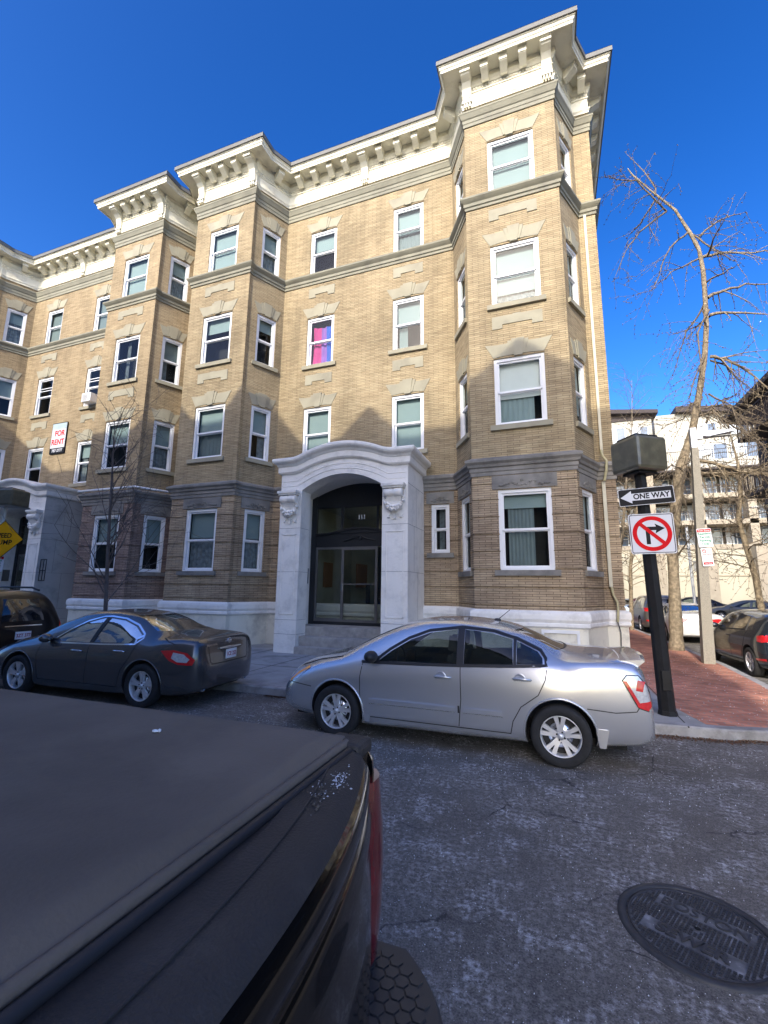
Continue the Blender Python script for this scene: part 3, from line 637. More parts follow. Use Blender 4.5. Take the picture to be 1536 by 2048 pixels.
# leaf litter against the kerb
def litter():
    m = MB(); r = random.Random(9)
    for i in range(2600):
        t = r.random(); x = .7+t*3.0; 
        ky = 7.22+.08*max(0, x-1.2) if x < 2.1 else 7.3+(x-2.0)*.35
        y = ky-.02-abs(r.gauss(0, .07)); s = r.uniform(.004, .018); a = r.uniform(0, 6.28); z = r.uniform(.002, .02); tl = r.uniform(-.6, .6)
        ca, sa = math.cos(a)*s, math.sin(a)*s; m.face([(x-ca, y-sa, z), (x+sa*.5, y-ca*.5, z+s*tl), (x+ca, y+sa, z+s*.5), (x-sa*.5, y+ca*.5, z)], r.choice((0, 0, 1)))
    for i in range(700):
        x = -4.8+r.random()*.9; y = 7.06-abs(r.gauss(0, .05)); s = r.uniform(.006, .02); m.face([(x-s, y, .004), (x, y-s*.6, .012), (x+s, y, .006), (x, y+s*.5, .01)], r.choice((0, 1)))
    tag(m.build('leaf_litter', [plain('dry_brown_leaf', (.16, .08, .04), .9), plain('dark_leaf', (.06, .04, .025), .9)]), kind='stuff')
litter()
def salt():
    m = MB(); r = random.Random(4)
    for i in range(4200):
        x = r.uniform(-4.5, 5); y = 2.2+abs(r.gauss(0, 2.4)) if r.random() < .6 else r.uniform(5.0, 7.1); 
        if y > 7.0: continue
        s = r.uniform(.0015, .0045)*(.6+min(1, y/5)*.8); a = r.uniform(0, 3); c, q = math.cos(a)*s, math.sin(a)*s
        m.face([(x-c, y-q, .001), (x+q, y-c, .001), (x, y, .001+s*1.3)]); m.face([(x+q, y-c, .001), (x+c, y+q, .001), (x, y, .001+s*1.3)]); m.face([(x+c, y+q, .001), (x-c, y-q, .001), (x, y, .001+s*1.3)])
    for i in range(420):
        x = r.uniform(1.6, 3.7); y = r.uniform(7.6, 16); s = r.uniform(.003, .008); m.face([(x-s, y, HP+.004), (x, y-s, HP+.004), (x, y, HP+.004+s)]); m.face([(x, y-s, HP+.004), (x+s, y, HP+.004), (x, y, HP+.004+s)])
    tag(m.build('road_salt', plain('salt_grain', (.75, .76, .78), .6)), kind='stuff')
salt()
# manhole cover
def manhole():
    e = empty('manhole_cover', (.67, 3.30, 0), 0, 'round cast iron manhole cover with waffle pattern and raised lettering in the road', 'manhole cover')
    iron = plain('worn_cast_iron', (.045, .046, .05), .6, .3, var=.2, scale=12)
    m, n, b = nmat('salt_filled_iron'); tc = N(n, 'ShaderNodeTexCoord'); x = N(n, 'ShaderNodeTexNoise', i_Scale=9, i_Detail=5); n.links.new(tc.outputs['Object'], x.inputs['Vector'])
    r = ramp(n, [(.38, (.06, .06, .062)), (.58, (.15, .15, .155)), (.75, (.36, .36, .37))]); n.links.new(x.outputs[0], r.inputs[0]); n.links.new(r.outputs[0], b.inputs['Base Color']); b.inputs['Roughness'].default_value = .85
    g = MB(); g.lathe([(.385, .001), (.385, .012), (.43, .012), (.435, .0)], n=64); g.build('frame_ring', iron, e)
    g = MB(); g.lathe([(0, .003), (.378, .003)], n=64); lid = g.build('lid', m, e)
    w = MB(); a = R(-27); ca, sa = math.cos(a), math.sin(a)
    def cell(u, v, s, t): 
        p = [(u*ca-v*sa, u*sa+v*ca) for u, v in ((u-s, v-t), (u+s, v-t), (u+s, v+t), (u-s, v+t))]; w.prism([(x, y, .0035) for x, y in p], (0, 0, .005))
    k = .0245
    for i in range(-16, 17):
        for j in range(-16, 17):
            u, v = i*k, j*k
            if math.hypot(u, v) > .358 or math.hypot(u, v) < .03: continue
            if .085 < abs(v) < .205 and abs(u) < .26: continue
            cell(u, v, .0080, .0080)
    w.lathe([(.362, .003), (.366, .009), (.378, .009), (.378, .003)], n=64)
    w.build('waffle_pattern', iron, lid)
    ux = (ca, sa, 0); uz = (-sa, ca, 0)
    text_mesh('BOSTON', .118, Vector((-sa*.145, ca*.145, .006)), ux, uz, .003, iron, 'lettering', lid, bold=.0)
    text_mesh('SEWER', .118, Vector((sa*.145, -ca*.145, .006)), ux, uz, .004, iron, 'lettering', lid, bold=.003)
    e.scale = (.92, .92, 1)
    g = MB(); g.lathe([(0, .011), (.017, .011)], n=12); g.build('lift_hole', plain('hole_black', (.002, .002, .002), 1), lid)
manhole()
# ================================================================== row houses across the street (behind the camera; they shade this side)
def row():
    b = empty('row_house', (-8, -5, 0), 0, 'pale brick row house with gabled roofline across the street, behind the photographer', 'building')
    E = .7; top = 17.25; m = MB(); P = [(E, -5), (-45, -5)]
    ops = {0: [(2+4.0*i+d, 3.2+4.0*i+d, z, z+1.9) for i in range(11) for d in (0,) for z in (1.6, 5.1, 8.6, 12.1)]}
    wall(m, P, [(0, top, 0, 0)], ops); m.face([(E, -5, 0), (E, -17, 0), (E, -17, top), (E, -5, top)]); m.face([(-45, -17, 0), (-45, -5, 0), (-45, -5, top), (-45, -17, top)])
    m.face([(E, -17, 0), (-45, -17, 0), (-45, -17, top), (E, -17, top)]); wl = m.build('wall', redbrick, b)
    g = MB()
    for o in ops[0]: g.box(E-o[1], E-o[0], -5.12, -5.08, o[2], o[3])
    g.build('window', glass_far, b)
    g = MB(); g.box(-45.2, E+.2, -17.2, -4.75, top, top+.12)
    # peaked dormers and chimneys: their shadows climb the wall opposite
    for cx, hw, h in ((-1.9, 1.3, 1.05), (-6.7, 1.15, 1.2), (-10.2, 1.2, 1.5), (-13.8, 1.4, 1.6), (-24.5, 3.4, 2.5), (-18.6, .9, .7)):
        g.prism([(cx-hw, -4.9, top+.1), (cx+hw, -4.9, top+.1), (cx, -4.9, top+h)], (0, -3, 0))
    g.box(-21.3, -20.4, -6, -5.2, top, top+.2); g.box(-4.6, -3.9, -7.5, -6.8, top, top+1.2)
    g.build('roof', plain('slate_roof', (.06, .06, .065), .7), b)
    for k in kids(b): k.matrix_parent_inverse = Matrix.Translation((8, 5, 0))
row()
# ================================================================== cars
import numpy as np
def paint(name, col, metal=.4, rough=.35, coat=1.0, flake=.05):
    m, n, b = nmat(name); tc = N(n, 'ShaderNodeTexCoord')
    x = N(n, 'ShaderNodeTexNoise', i_Scale=1.1, i_Detail=3, i_Roughness=.5); n.links.new(tc.outputs['Object'], x.inputs['Vector'])
    r = ramp(n, [(.35, col), (.75, tuple(c*.95+.004 for c in col))]); n.links.new(x.outputs[0], r.inputs[0]); b.inputs['Base Color'].default_value = (*col, 1)
    rr = ramp(n, [(.3, rough*.92), (.7, min(1, rough*1.1))]); b.inputs['Roughness'].default_value = rough
    b.inputs['Metallic'].default_value = metal; b.inputs['Coat Weight'].default_value = coat; b.inputs['Coat Roughness'].default_value = .04
    return m
rubber = plain('tyre_rubber', (.018, .018, .019), .85, var=.2, scale=20, bump=.2, bscale=60)
blackpl = plain('black_plastic', (.014, .014, .016), .5, var=.1)
gap = plain('panel_gap', (.006, .006, .007), .8)
underb = plain('black_underbody', (.008, .008, .009), .95)
rimm = plain('alloy_rim', (.72, .72, .73), .38, .55, var=.08)
rimd = plain('dark_rim_recess', (.02, .02, .022), .7)
redl = plain('red_lamp_lens', (.55, .015, .02), .15, coat=1, var=.15, scale=30)
clearl = plain('clear_lamp_lens', (.62, .64, .66), .12, .3, coat=1, var=.2, scale=30)
amber = plain('amber_lens', (.85, .30, .04), .2, coat=1)
seatm = plain('grey_seat_cloth', (.10, .10, .10), .9)
platew = plain('white_licence_plate', (.75, .75, .76), .5)
plater = plain('red_plate_lettering', (.30, .03, .05), .6)
def pchip(xs, ys, x):
    xs = np.array(xs, float); ys = np.array(ys, float); h = np.diff(xs); d = np.diff(ys)/h; m = np.zeros(len(xs)); m[0] = d[0]; m[-1] = d[-1]
    for i in range(1, len(xs)-1):
        if d[i-1]*d[i] > 0: w1 = 2*h[i]+h[i-1]; w2 = h[i]+2*h[i-1]; m[i] = (w1+w2)/(w1/d[i-1]+w2/d[i])
    i = min(max(int(np.searchsorted(xs, x))-1, 0), len(xs)-2); t = (x-xs[i])/h[i]
    return float((2*t**3-3*t**2+1)*ys[i]+(t**3-2*t**2+t)*h[i]*m[i]+(-2*t**3+3*t**2)*ys[i+1]+(t**3-t**2)*h[i]*m[i+1])
class Loft:
    def __init__(s, st): s.st = sorted(st); s.X = [r[0] for r in s.st]
    def par(s, x): return [pchip(s.X, [r[k] for r in s.st], x) for k in range(1, 8)]
    def section(s, x, n=34, inset=None):
        zb, w, zs, ws, wr, zt, cr = s.par(x); ze = zt-cr; h = zs-zb
        P = [(0, zb), (w*.80, zb), (w*.93, zb+.025), (w*.975, zb+.16*h), (w, zb+.45*h), (w*.992, zb+.75*h), ((w*.985+ws)/2, zb+.93*h), (ws, zs)]
        P += [(ws+(wr-ws)*.33+.012, zs+(ze-zs)*.36), (ws+(wr-ws)*.68+.012, zs+(ze-zs)*.72), (wr, ze), (wr*.80, zt-cr*.38), (wr*.4, zt-cr*.09), (0, zt)]
        if inset is not None: P = [(0, inset), (w*.86, inset), (w*.86, (inset+zs)/2), (ws-.07, zs-.02), (ws+(wr-ws)*.5-.06, zs+(ze-zs)*.5), (wr-.05, ze-.05), (wr*.6, zt-cr*.3-.06), (0, zt-.06)]
        P = [Vector((0, y, z)) for y, z in P]; out = []; k = len(P)
        L = [0]; 
        for a, b in zip(P[:-1], P[1:]): L.append(L[-1]+(b-a).length)
        for j in range(n):
            t = L[-1]*j/(n-1); i = max(0, min(k-2, next((q for q in range(k-1) if L[q+1] >= t-1e-9), k-2))); u = (t-L[i])/max(1e-9, L[i+1]-L[i])
            a, b, c, d = P[max(i-1, 0)], P[i], P[i+1], P[min(i+2, k-1)]
            q = .5*((2*b)+(c-a)*u+(2*a-5*b+4*c-d)*u*u+(3*b-a-3*c+d)*u**3) if inset is None else b+(c-b)*u
            if j in (0, n-1): q.y = 0
            out.append((x, max(q.y, 0), q.z))
        return out
    def mesh(s, x0=None, x1=None, nx=84, n=34, inset=None):
        x0 = s.X[0] if x0 is None else x0; x1 = s.X[-1] if x1 is None else x1; V = []; F = []
        xs = []
        for i in range(nx):
            t = i/(nx-1); t = t-.11*math.sin(2*math.pi*t)/(1.0) if inset is None else t; xs.append(x0+(x1-x0)*t)
        m = 2*n-2
        for x in xs:
            S_ = s.section(x, n, inset); V += S_+[(p[0], -p[1], p[2]) for p in S_[-2:0:-1]]
        for i in range(nx-1):
            for j in range(m): F.append((i*m+j, i*m+(j+1) % m, (i+1)*m+(j+1) % m, (i+1)*m+j))
        F.append(tuple(range(m))[::-1]); F.append(tuple((nx-1)*m+j for j in range(m)))
        me = bpy.data.meshes.new('body'); me.from_pydata(V, [], F); me.update()
        bm = bmesh.new(); bm.from_mesh(me); bmesh.ops.remove_doubles(bm, verts=bm.verts, dist=1e-5); bmesh.ops.recalc_face_normals(bm, faces=bm.faces); bm.to_mesh(me); bm.free()
        return me
def boolean(ob, cutters):
    for c in cutters:
        bpy.context.view_layer.update()
        md = ob.modifiers.new('b', 'BOOLEAN'); md.operation = 'DIFFERENCE'; md.solver = 'EXACT'; md.object = c; md.material_mode = 'TRANSFER'
        dg = bpy.context.evaluated_depsgraph_get(); me = bpy.data.meshes.new_from_object(ob.evaluated_get(dg)); ob.modifiers.clear()
        if len(me.polygons) > 100: old = ob.data; ob.data = me; bpy.data.meshes.remove(old)
        bpy.data.objects.remove(c)
def tmpobj(me, mat):
    me.materials.clear(); me.materials.append(mat); o = bpy.data.objects.new('t', me); COL.objects.link(o); return o
class Car:
    def __init__(s, name, st, mat, wheels, wr, label, group=None, cat='car', cabin=None):
        s.root = empty(name, (0, 0, 0), 0, label, cat, group); s.loft = Loft(st); s.mat = mat; s.wheels = wheels; s.wr = wr
        s.cuts = []; base = s.loft.mesh(); base.materials.append(mat); base.polygons.foreach_set('use_smooth', [True]*len(base.polygons))
        s.ob = bpy.data.objects.new('body', base); COL.objects.link(s.ob); s.src = base.copy()
        bm = bmesh.new(); bm.from_mesh(base); s.bvh = BVHTree.FromBMesh(bm); bm.free()
        s.cabin = cabin
    def hit(s, a, b, side, off=0, axis='y'):
        if axis == 'y': o = Vector((a, 3*side, b)); d = Vector((0, -side, 0))
        elif axis == 'x': o = Vector((4*side, a, b)); d = Vector((-side, 0, 0))
        else: o = Vector((a, b, 3)); d = Vector((0, 0, -1))
        l, nn, _, _ = s.bvh.ray_cast(o, d)
        if l is None:
            l, nn, _, _ = s.bvh.find_nearest(o+d*2.4 if axis == 'y' else o+d*2)
        if nn.dot(d) > 0: nn = -nn
        return l+nn*off
    def patch(s, poly, side, mat, name, off=.004, axis='y', cuts=4, add=True):
        bm = bmesh.new(); vs = [bm.verts.new((p[0], p[1], 0)) for p in poly]; bm.faces.new(vs)
        bmesh.ops.triangulate(bm, faces=bm.faces); 
        for _ in range(2): bmesh.ops.subdivide_edges(bm, edges=bm.edges, cuts=1 if cuts < 4 else 2, use_grid_fill=True); bmesh.ops.triangulate(bm, faces=bm.faces)
        for v in bm.verts: v.co = s.hit(v.co.x, v.co.y, side, off, axis)
        bmesh.ops.recalc_face_normals(bm, faces=bm.faces)
        me = bpy.data.meshes.new(name); bm.to_mesh(me); bm.free(); me.materials.append(mat); me.polygons.foreach_set('use_smooth', [True]*len(me.polygons))
        o = bpy.data.objects.new(name, me); COL.objects.link(o); o.parent = s.root; return o
    def ribbon(s, pts, side, w, m, off=.002, axis='y', closed=False, mi=0, step=.05, thick=0):
        P = [Vector((p[0], p[1])) for p in pts]
        if closed: P.append(P[0])
        Q = []
        for a, b in zip(P[:-1], P[1:]):
            k = max(1, int((b-a).length/step)); Q += [a+(b-a)*i/k for i in range(k)]
        Q.append(P[-1]); n = len(Q); L = []
        for i in range(n):
            if closed: t = Q[(i+1) % (n-1)]-Q[(i-1) % (n-1)] if i < n-1 else Q[1]-Q[n-2]
            else: t = Q[min(i+1, n-1)]-Q[max(i-1, 0)]
            t = t.normalized() if t.length else Vector((1, 0)); nn = Vector((-t.y, t.x))*w/2
            L.append((s.hit(*(Q[i]+nn), side, off, axis), s.hit(*(Q[i]-nn), side, off, axis)))
        for (a, b), (c, d) in zip(L[:-1], L[1:]): m.face([a, b, d, c], mi, smooth=True)
    def prism_cut(s, poly, lo, hi, axis, mat):
        m = MB()
        if axis == 'y': m.prism([(x, lo, z) for x, z in poly], (0, hi-lo, 0))
        else: m.prism([(lo, y, z) for y, z in poly], (hi-lo, 0, 0))
        me = bpy.data.meshes.new('c'); me.from_pydata(m.v, [], m.f); bm = bmesh.new(); bm.from_mesh(me); bmesh.ops.remove_doubles(bm, verts=bm.verts, dist=1e-6); bmesh.ops.recalc_face_normals(bm, faces=bm.faces); bm.to_mesh(me); bm.free()
        s.cuts.append(tmpobj(me, mat))
    def finish(s, wells=True, ww=.30):
        if s.cabin: s.cuts.insert(0, tmpobj(s.loft.mesh(s.cabin[0], s.cabin[1], 30, 16, s.cabin[2]), seatm))
        if wells:
            for x, r, yo in s.wheels:
                for sd in (1, -1):
                    m = MB(); m.lathe([(0, 0), (r, 0), (r, .5), (0, .5)], (x, sd*(yo-ww), s.wr+.01), (0, sd, 0), 40)
                    me = bpy.data.meshes.new('c'); me.from_pydata(m.v, [], m.f); bm = bmesh.new(); bm.from_mesh(me); bmesh.ops.remove_doubles(bm, verts=bm.verts, dist=1e-6); bmesh.ops.recalc_face_normals(bm, faces=bm.faces); bm.to_mesh(me); bm.free(); s.cuts.append(tmpobj(me, underb))
        boolean(s.ob, s.cuts); me = s.ob.data
        # keep the smooth normals of the uncut skin
        bm = bmesh.new(); bm.from_mesh(s.src); bm.faces.ensure_lookup_table(); bv = BVHTree.FromBMesh(bm); vn = [v.normal.copy() for v in s.src.vertices]
        nl = [None]*len(me.loops)
        for p in me.polygons:
            isb = me.materials[p.material_index] == s.mat
            for li in p.loop_indices:
                nn = p.normal
                if isb:
                    co = me.vertices[me.loops[li].vertex_index].co; l, fn, fi, d = bv.find_nearest(co)
                    if fi is not None and d < .004 and abs(fn.dot(p.normal)) > .5:
                        f = bm.faces[fi]; acc = Vector()
                        for v in f.verts: acc += vn[v.index]/max(1e-4, (v.co-co).length)
                        nn = acc.normalized()
                nl[li] = nn[:]
        bm.free(); me.polygons.foreach_set('use_smooth', [True]*len(me.polygons)); me.normals_split_custom_set(nl)
        s.ob.parent = s.root
    def wheel(s, x, y, side, spokes='twin', rim=rimm, R_=None):
        r = R_ or s.wr; e = bpy.data.objects.new('wheel', None); COL.objects.link(e); e.parent = s.root; e.location = (x, y, r); w = .20; ax = (0, side, 0)
        t = MB(); t.lathe([(r*.66, -.16), (r*.93, -.17), (r*.985, -.15), (r, -.11), (r, -.04), (r*.985, 0), (r*.93, .02), (r*.72, .015), (r*.67, -.005), (r*.66, -.02)], (0, 0, 0), ax, 48)
        t.build('tyre', rubber, e)
        m = MB(); m.lathe([(r*.60, -.12), (r*.66, -.10), (r*.655, -.015), (r*.675, .002), (r*.66, .008), (r*.635, .0), (r*.625, -.03), (r*.61, -.12)], (0, 0, 0), ax, 48)
        m.lathe([(0, -.09), (r*.62, -.09)], (0, 0, 0), ax, 32, 1); m.lathe([(r*.12, -.07), (r*.4, -.07), (r*.42, -.085)], (0, 0, 0), ax, 28, 2)
        m.lathe([(0, .002), (r*.07, .0), (r*.09, -.008), (r*.10, -.03), (r*.20, -.035), (r*.22, -.06)], (0, 0, 0), ax, 24)
        ns = 5
        for k in range(ns):
            a = 2*math.pi*k/ns+.3
            for da in ((-.21, .21) if spokes == 'twin' else (-.17, .17) if spokes == 'y' else (0,)):
                wi = r*(.065 if spokes != 'five' else .10)
                def pt(rad, aa, off, lat):
                    c, q = math.cos(aa), math.sin(aa); return Vector((rad*c-lat*q, side*off, rad*q+lat*c))
                a1 = a+da*(.35 if spokes == 'y' else .8); a2 = a+da
                for (r0, aa0, o0, w0), (r1, aa1, o1, w1) in zip([(r*.13, a1, -.02, wi), (r*.38, (a1+a2)/2, -.012, wi*.95)], [(r*.38, (a1+a2)/2, -.012, wi*.95), (r*.635, a2, -.006, wi*1.15)]):
                    A = [pt(r0, aa0, o0, -w0), pt(r0, aa0, o0, w0), pt(r1, aa1, o1, w1), pt(r1, aa1, o1, -w1)]
                    B = [p-Vector((0, side*.035, 0)) for p in A]; m.face(A); 
                    for i in range(4): m.face([A[i], A[(i+1) % 4], B[(i+1) % 4], B[i]])
        for k in range(4 if spokes == 'twin' else 5):
            a = 2*math.pi*k/(4 if spokes == 'twin' else 5)+.4; m.lathe([(0, -.015), (r*.03, -.015), (r*.03, -.04)], (r*.14*math.cos(a), 0, r*.14*math.sin(a)), ax, 8, 1)
        m.build('rim', [rim, rimd, chrome], e); return e
    def box(s, name, c, sz, mat, bev=.01):
        m = MB(); m.box(c[0]-sz[0]/2, c[0]+sz[0]/2, c[1]-sz[1]/2, c[1]+sz[1]/2, c[2]-sz[2]/2, c[2]+sz[2]/2); return m.build(name, mat, s.root, bevel=bev)
    def seat(s, x, y, z):
        m = MB(); m.prism([(x-.05, y-.24, z+.0), (x+.42, y-.24, z+.05), (x+.42, y-.24, z+.16), (x+.02, y-.24, z+.14), (x-.12, y-.24, z+.68), (x-.24, y-.24, z+.66)], (0, .48, 0)); m.prism([(x-.21, y-.12, z+.70), (x-.09, y-.12, z+.72), (x-.11, y-.12, z+.90), (x-.22, y-.12, z+.88)], (0, .24, 0))
        m.build('seat', seatm, s.root, bevel=.03)
    def place(s, loc, deg): s.root.location = loc; s.root.rotation_euler = (0, 0, R(deg))
def plate(car, x, z, text, side=-1, y=0, tilt=0, w=.30, h=.15):
    m = MB(); m.box(x-.006, x+.006, y-w/2, y+w/2, z-h/2, z+h/2); p = m.build('license_plate', platew, car.root, bevel=.003)
    if text: text_mesh(text, h*.62, (x+side*.009, y, z-.004), (0, side, 0), (0, 0, 1), .001, plater, 'plate_number', p, bold=.002, sx=.82)
    return p
def sedan_windows(c, front, rear, quarter, ws, rw, gl=glass_car, cut=True, side=(1, -1)):
    """side window polygons (x,z); ws / rw: windscreen and rear glass polygons (y,z)"""
    for poly in (front, rear)+((quarter,) if quarter else ()):
        if cut: c.prism_cut(poly, -1.3, 1.3, 'y', blackpl)
    if cut: c.prism_cut(ws, c.cabin[1]-1.15, c.loft.X[-1]+.2, 'x', blackpl); c.prism_cut(rw, c.loft.X[0]-.2, c.cabin[0]+1.0, 'x', blackpl)
    o = -.008 if cut else .004
    for sd in side:
        c.patch(front, sd, gl, 'side_window', o); c.patch(rear, sd, gl, 'side_window', o)
        if quarter: c.patch(quarter, sd, gl, 'side_window', o)
    c.patch(ws, 1, gl, 'windshield', o, 'x'); c.patch(rw, -1, gl, 'rear_window', o, 'x')

# ---------------------------------------------------------------- silver sedan
silver = paint('silver_metallic_paint', (.60, .61, .63), .7, .27)
#        x     zb    w     zs    ws    wr    zt    crown
SEN = [(-2.30, .36, .46, .54, .42, .28, .60, .02), (-2.28, .33, .68, .66, .60, .50, .78, .03), (-2.245, .31, .77, .80, .69, .59, .94, .03), (-2.20, .29, .80, .98, .75, .66, 1.06, .03), (-2.11, .27, .82, 1.045, .78, .70, 1.115, .025), (-1.9, .25, .845, 1.065, .80, .70, 1.14, .03),
       (-1.6, .22, .87, 1.06, .81, .67, 1.16, .045), (-1.40, .21, .885, 1.03, .81, .62, 1.20, .06), (-1.1, .20, .895, 1.02, .83, .575, 1.335, .07), (-.7, .19, .895, 1.0, .84, .56, 1.455, .075), (-.2, .18, .895, .98, .84, .57, 1.50, .08),
       (.15, .18, .895, .965, .84, .575, 1.49, .08), (.5, .18, .895, .95, .84, .58, 1.43, .08), (.85, .18, .895, .93, .83, .61, 1.30, .08), (1.15, .19, .892, .92, .82, .66, 1.155, .08), (1.38, .20, .885, .90, .80, .70, 1.03, .07),
       (1.6, .21, .872, .87, .77, .66, .98, .06), (1.85, .22, .845, .80, .74, .62, .91, .06), (2.05, .24, .80, .71, .70, .58, .83, .06), (2.18, .26, .72, .62, .62, .50, .74, .05), (2.26, .28, .60, .54, .50, .38, .64, .04), (2.30, .30, .42, .48, .34, .22, .56, .03)]
def make_silver():
    c = Car('silver_sedan', SEN, silver, [(-1.3425, .365, .9), (1.3425, .365, .9)], .315, 'silver four door sedan with rear spoiler parked in front of the brick corner tower', cabin=(-1.55, 1.30, .42))
    fr = [(.80, .955), (.62, 1.09), (.40, 1.225), (.15, 1.32), (-.20, 1.375), (-.215, .985)]
    re = [(-.30, .985), (-.29, 1.375), (-.62, 1.345), (-.86, 1.285), (-.865, 1.02)]
    qu = [(-.905, 1.025), (-.905, 1.27), (-1.14, 1.165), (-1.19, 1.10), (-1.19, 1.045)]
    sedan_windows(c, fr, re, qu, [(-.62, 1.04), (.62, 1.04), (.50, 1.375), (-.50, 1.375)], [(-.56, 1.18), (.56, 1.18), (.46, 1.385), (-.46, 1.385)])
    c.finish()
    for sd in (1, -1):
        m = MB(); t = .03
        out = [(1.02, .935), (.86, .94), (.66, 1.10), (.42, 1.245), (.16, 1.345), (-.25, 1.40), (-.64, 1.368), (-.92, 1.29), (-1.17, 1.18), (-1.225, 1.10), (-1.225, 1.03), (-.9, 1.005), (-.25, .97), (.5, .945)]
        c.ribbon(out, sd, .034, m, .003, closed=True)
        c.ribbon([(-.255, .97), (-.245, 1.39)], sd, .085, m, .003); c.ribbon([(-.885, 1.01), (-.885, 1.29)], sd, .035, m, .003)
        m.build('window_trim', blackpl, c.root)
        c.patch([(1.03, .93), (.78, .945), (.78, 1.02), (.84, 1.0)], sd, blackpl, 'mirror_sail', .004)
        m = MB()
        for pts in ([(1.0, .93), (1.02, .75), (1.0, .42), (.96, .30)], [(-.26, .96), (-.27, .6), (-.24, .30)], [(-1.24, 1.03), (-1.21, .88), (-1.13, .72), (-.94, .58), (-.85, .42), (-.82, .28)], [(1.0, .295), (-.82, .285)], [(-1.62, .62), (-1.9, .60), (-2.10, .625), (-2.18, .74)], [(1.72, .585), (1.9, .60), (2.1, .61)], [(1.33, .97), (1.7, .90), (2.0, .80)]): c.ribbon(pts, sd, .010, m, .002)
        c.ribbon([(-.24, .45), (-.24, .53)], sd, .02, m, .004)
        m.build('panel_gap', gap, c.root)
        for a, e in ((.88, -.20), (-.29, -.74)):
            m = MB()
            for k in range(12):
                x0, x1 = a+(e-a)*k/12, a+(e-a)*(k+1)/12
                for za, zb, oa, ob_ in ((.505, .515, .003, .018), (.515, .465, .018, .022), (.465, .45, .022, .003)):
                    m.face([c.hit(x0, za, sd, oa), c.hit(x1, za, sd, oa), c.hit(x1, zb, sd, ob_), c.hit(x0, zb, sd, ob_)])
            m.build('side_moulding', silver, c.root)
        for x, z in ((-.06, .83), (-.97, .87)):
            m = MB(); p = c.hit(x, z, sd, .028); m.tube([c.hit(x+.105, z, sd, .005), c.hit(x+.095, z, sd, .03), p, c.hit(x-.08, z, sd, .03), c.hit(x-.095, z, sd, .005)], [.012, .016, .017, .016, .012], 8, flat=.6)
            h = m.build('door_handle', silver, c.root); m = MB(); m.lathe([(0, .002), (.05, .002), (.062, .006), (.068, .001)], c.hit(x+.03, z, sd, 0), (0, sd, 0), 16); m.build('handle_recess', silver, h)
        # wheel arch lip
        m = MB()
        for x in (-1.3425, 1.3425): m.tube([c.hit(x+.375*math.cos(a), .325+.375*math.sin(a), sd, .0) for a in [math.pi*(-.03+1.06*i/24) for i in range(25)]], .013, 6)
        m.build('arch_lip', silver, c.root)
        for x in (-1.3425, 1.3425): c.wheel(x, sd*.885, sd, 'twin')
        for x in (.945, -1.725):   # mud flaps
            m = MB(); m.prism([(x+.03, sd*.74, .42), (x+.0, sd*.74, .235), (x-.06, sd*.74, .235), (x-.10, sd*.74, .42)], (0, sd*(.135 if x > 0 else .112), 0)); m.build('mud_flap', silver, c.root, bevel=.012)
        L_ = [(-2.262, .70), (-2.21, .635), (-2.12, .665), (-1.985, .93), (-2.03, .985), (-2.14, .985), (-2.205, .90), (-2.25, .80)]
        c.patch(L_, sd, clearl, 'taillight', .006)
        c.patch([(-1.99, .925), (-2.025, .925), (-2.135, .715), (-2.245, .735), (-2.262, .70), (-2.21, .64), (-2.12, .67)], sd, redl, 'red_lens', .009)
        c.patch([(-2.105, .835), (-2.17, .825), (-2.20, .925), (-2.13, .94)], sd, redl, 'brake_lens', .010)
        m = MB(); c.ribbon(L_, sd, .010, m, .009, closed=True); m.build('lamp_gap', gap, c.root)
        c.patch([(1.80, .80), (1.98, .785), (2.12, .70), (2.19, .62), (2.10, .60), (1.96, .66)], sd, clearl, 'headlight', .006)
        m = MB(); c.ribbon([(1.80, .81), (1.96, .72), (2.08, .62)], sd, .03, m, .010); m.build('turn_signal', amber, c.root)
        m = MB(); p = c.hit(.86, .98, sd, 0); m.ball((p.x+.0, p.y+sd*.11, p.z+.035), 1, 0, 14, (.085, .12, .075)); m.tube([p, (p.x, p.y+sd*.08, p.z+.0)], .025, 8); m.build('mirror', blackpl, c.root)
    # spoiler, antenna, wiper
    m = MB()
    for k in range(16):
        y0, y1 = -.66+1.32*k/16, -.66+1.32*(k+1)/16
        f = lambda y: [(-1.96-.04*(1-(y/.66)**2), y, 1.09), (-1.99-.04*(1-(y/.66)**2), y, 1.142-.03*abs(y/.66)**3), (-2.20-.05*(1-(y/.66)**2), y, 1.160-.03*abs(y/.66)**3), (-2.24-.05*(1-(y/.66)**2), y, 1.145-.03*abs(y/.66)**3), (-2.17, y, 1.06)]
        A, B = f(y0), f(y1)
        for i in range(5): m.face([A[i], A[(i+1) % 5], B[(i+1) % 5], B[i]], smooth=True)
        if k == 0: m.face(A)
        if k == 15: m.face(B)
    m.build('spoiler', silver, c.root)
    p = c.hit(-.62, 0, 1, 0, 'z'); m = MB(); m.ball((p.x, p.y, p.z), .05, 0, 10, (1, .5, .5)); m.tube([(p.x, 0, p.z), (p.x-.17, 0, p.z+.14)], [.006, .004], 6); m.build('antenna', blackpl, c.root)
    m = MB(); c.ribbon([(1.36, .55), (1.42, .1), (1.38, -.4)], 1, .03, m, .02, 'z'); m.build('wiper', blackpl, c.root)
    plate(c, -2.30, .72, '')
    for y in (.37, -.37): c.seat(.05, y, .38)
    c.seat(-.85, .37, .38); c.seat(-.85, -.37, .38)
    m = MB(); m.box(.72, 1.2, -.68, .68, .55, .93); m.build('dashboard', blackpl, c.root, bevel=.04)
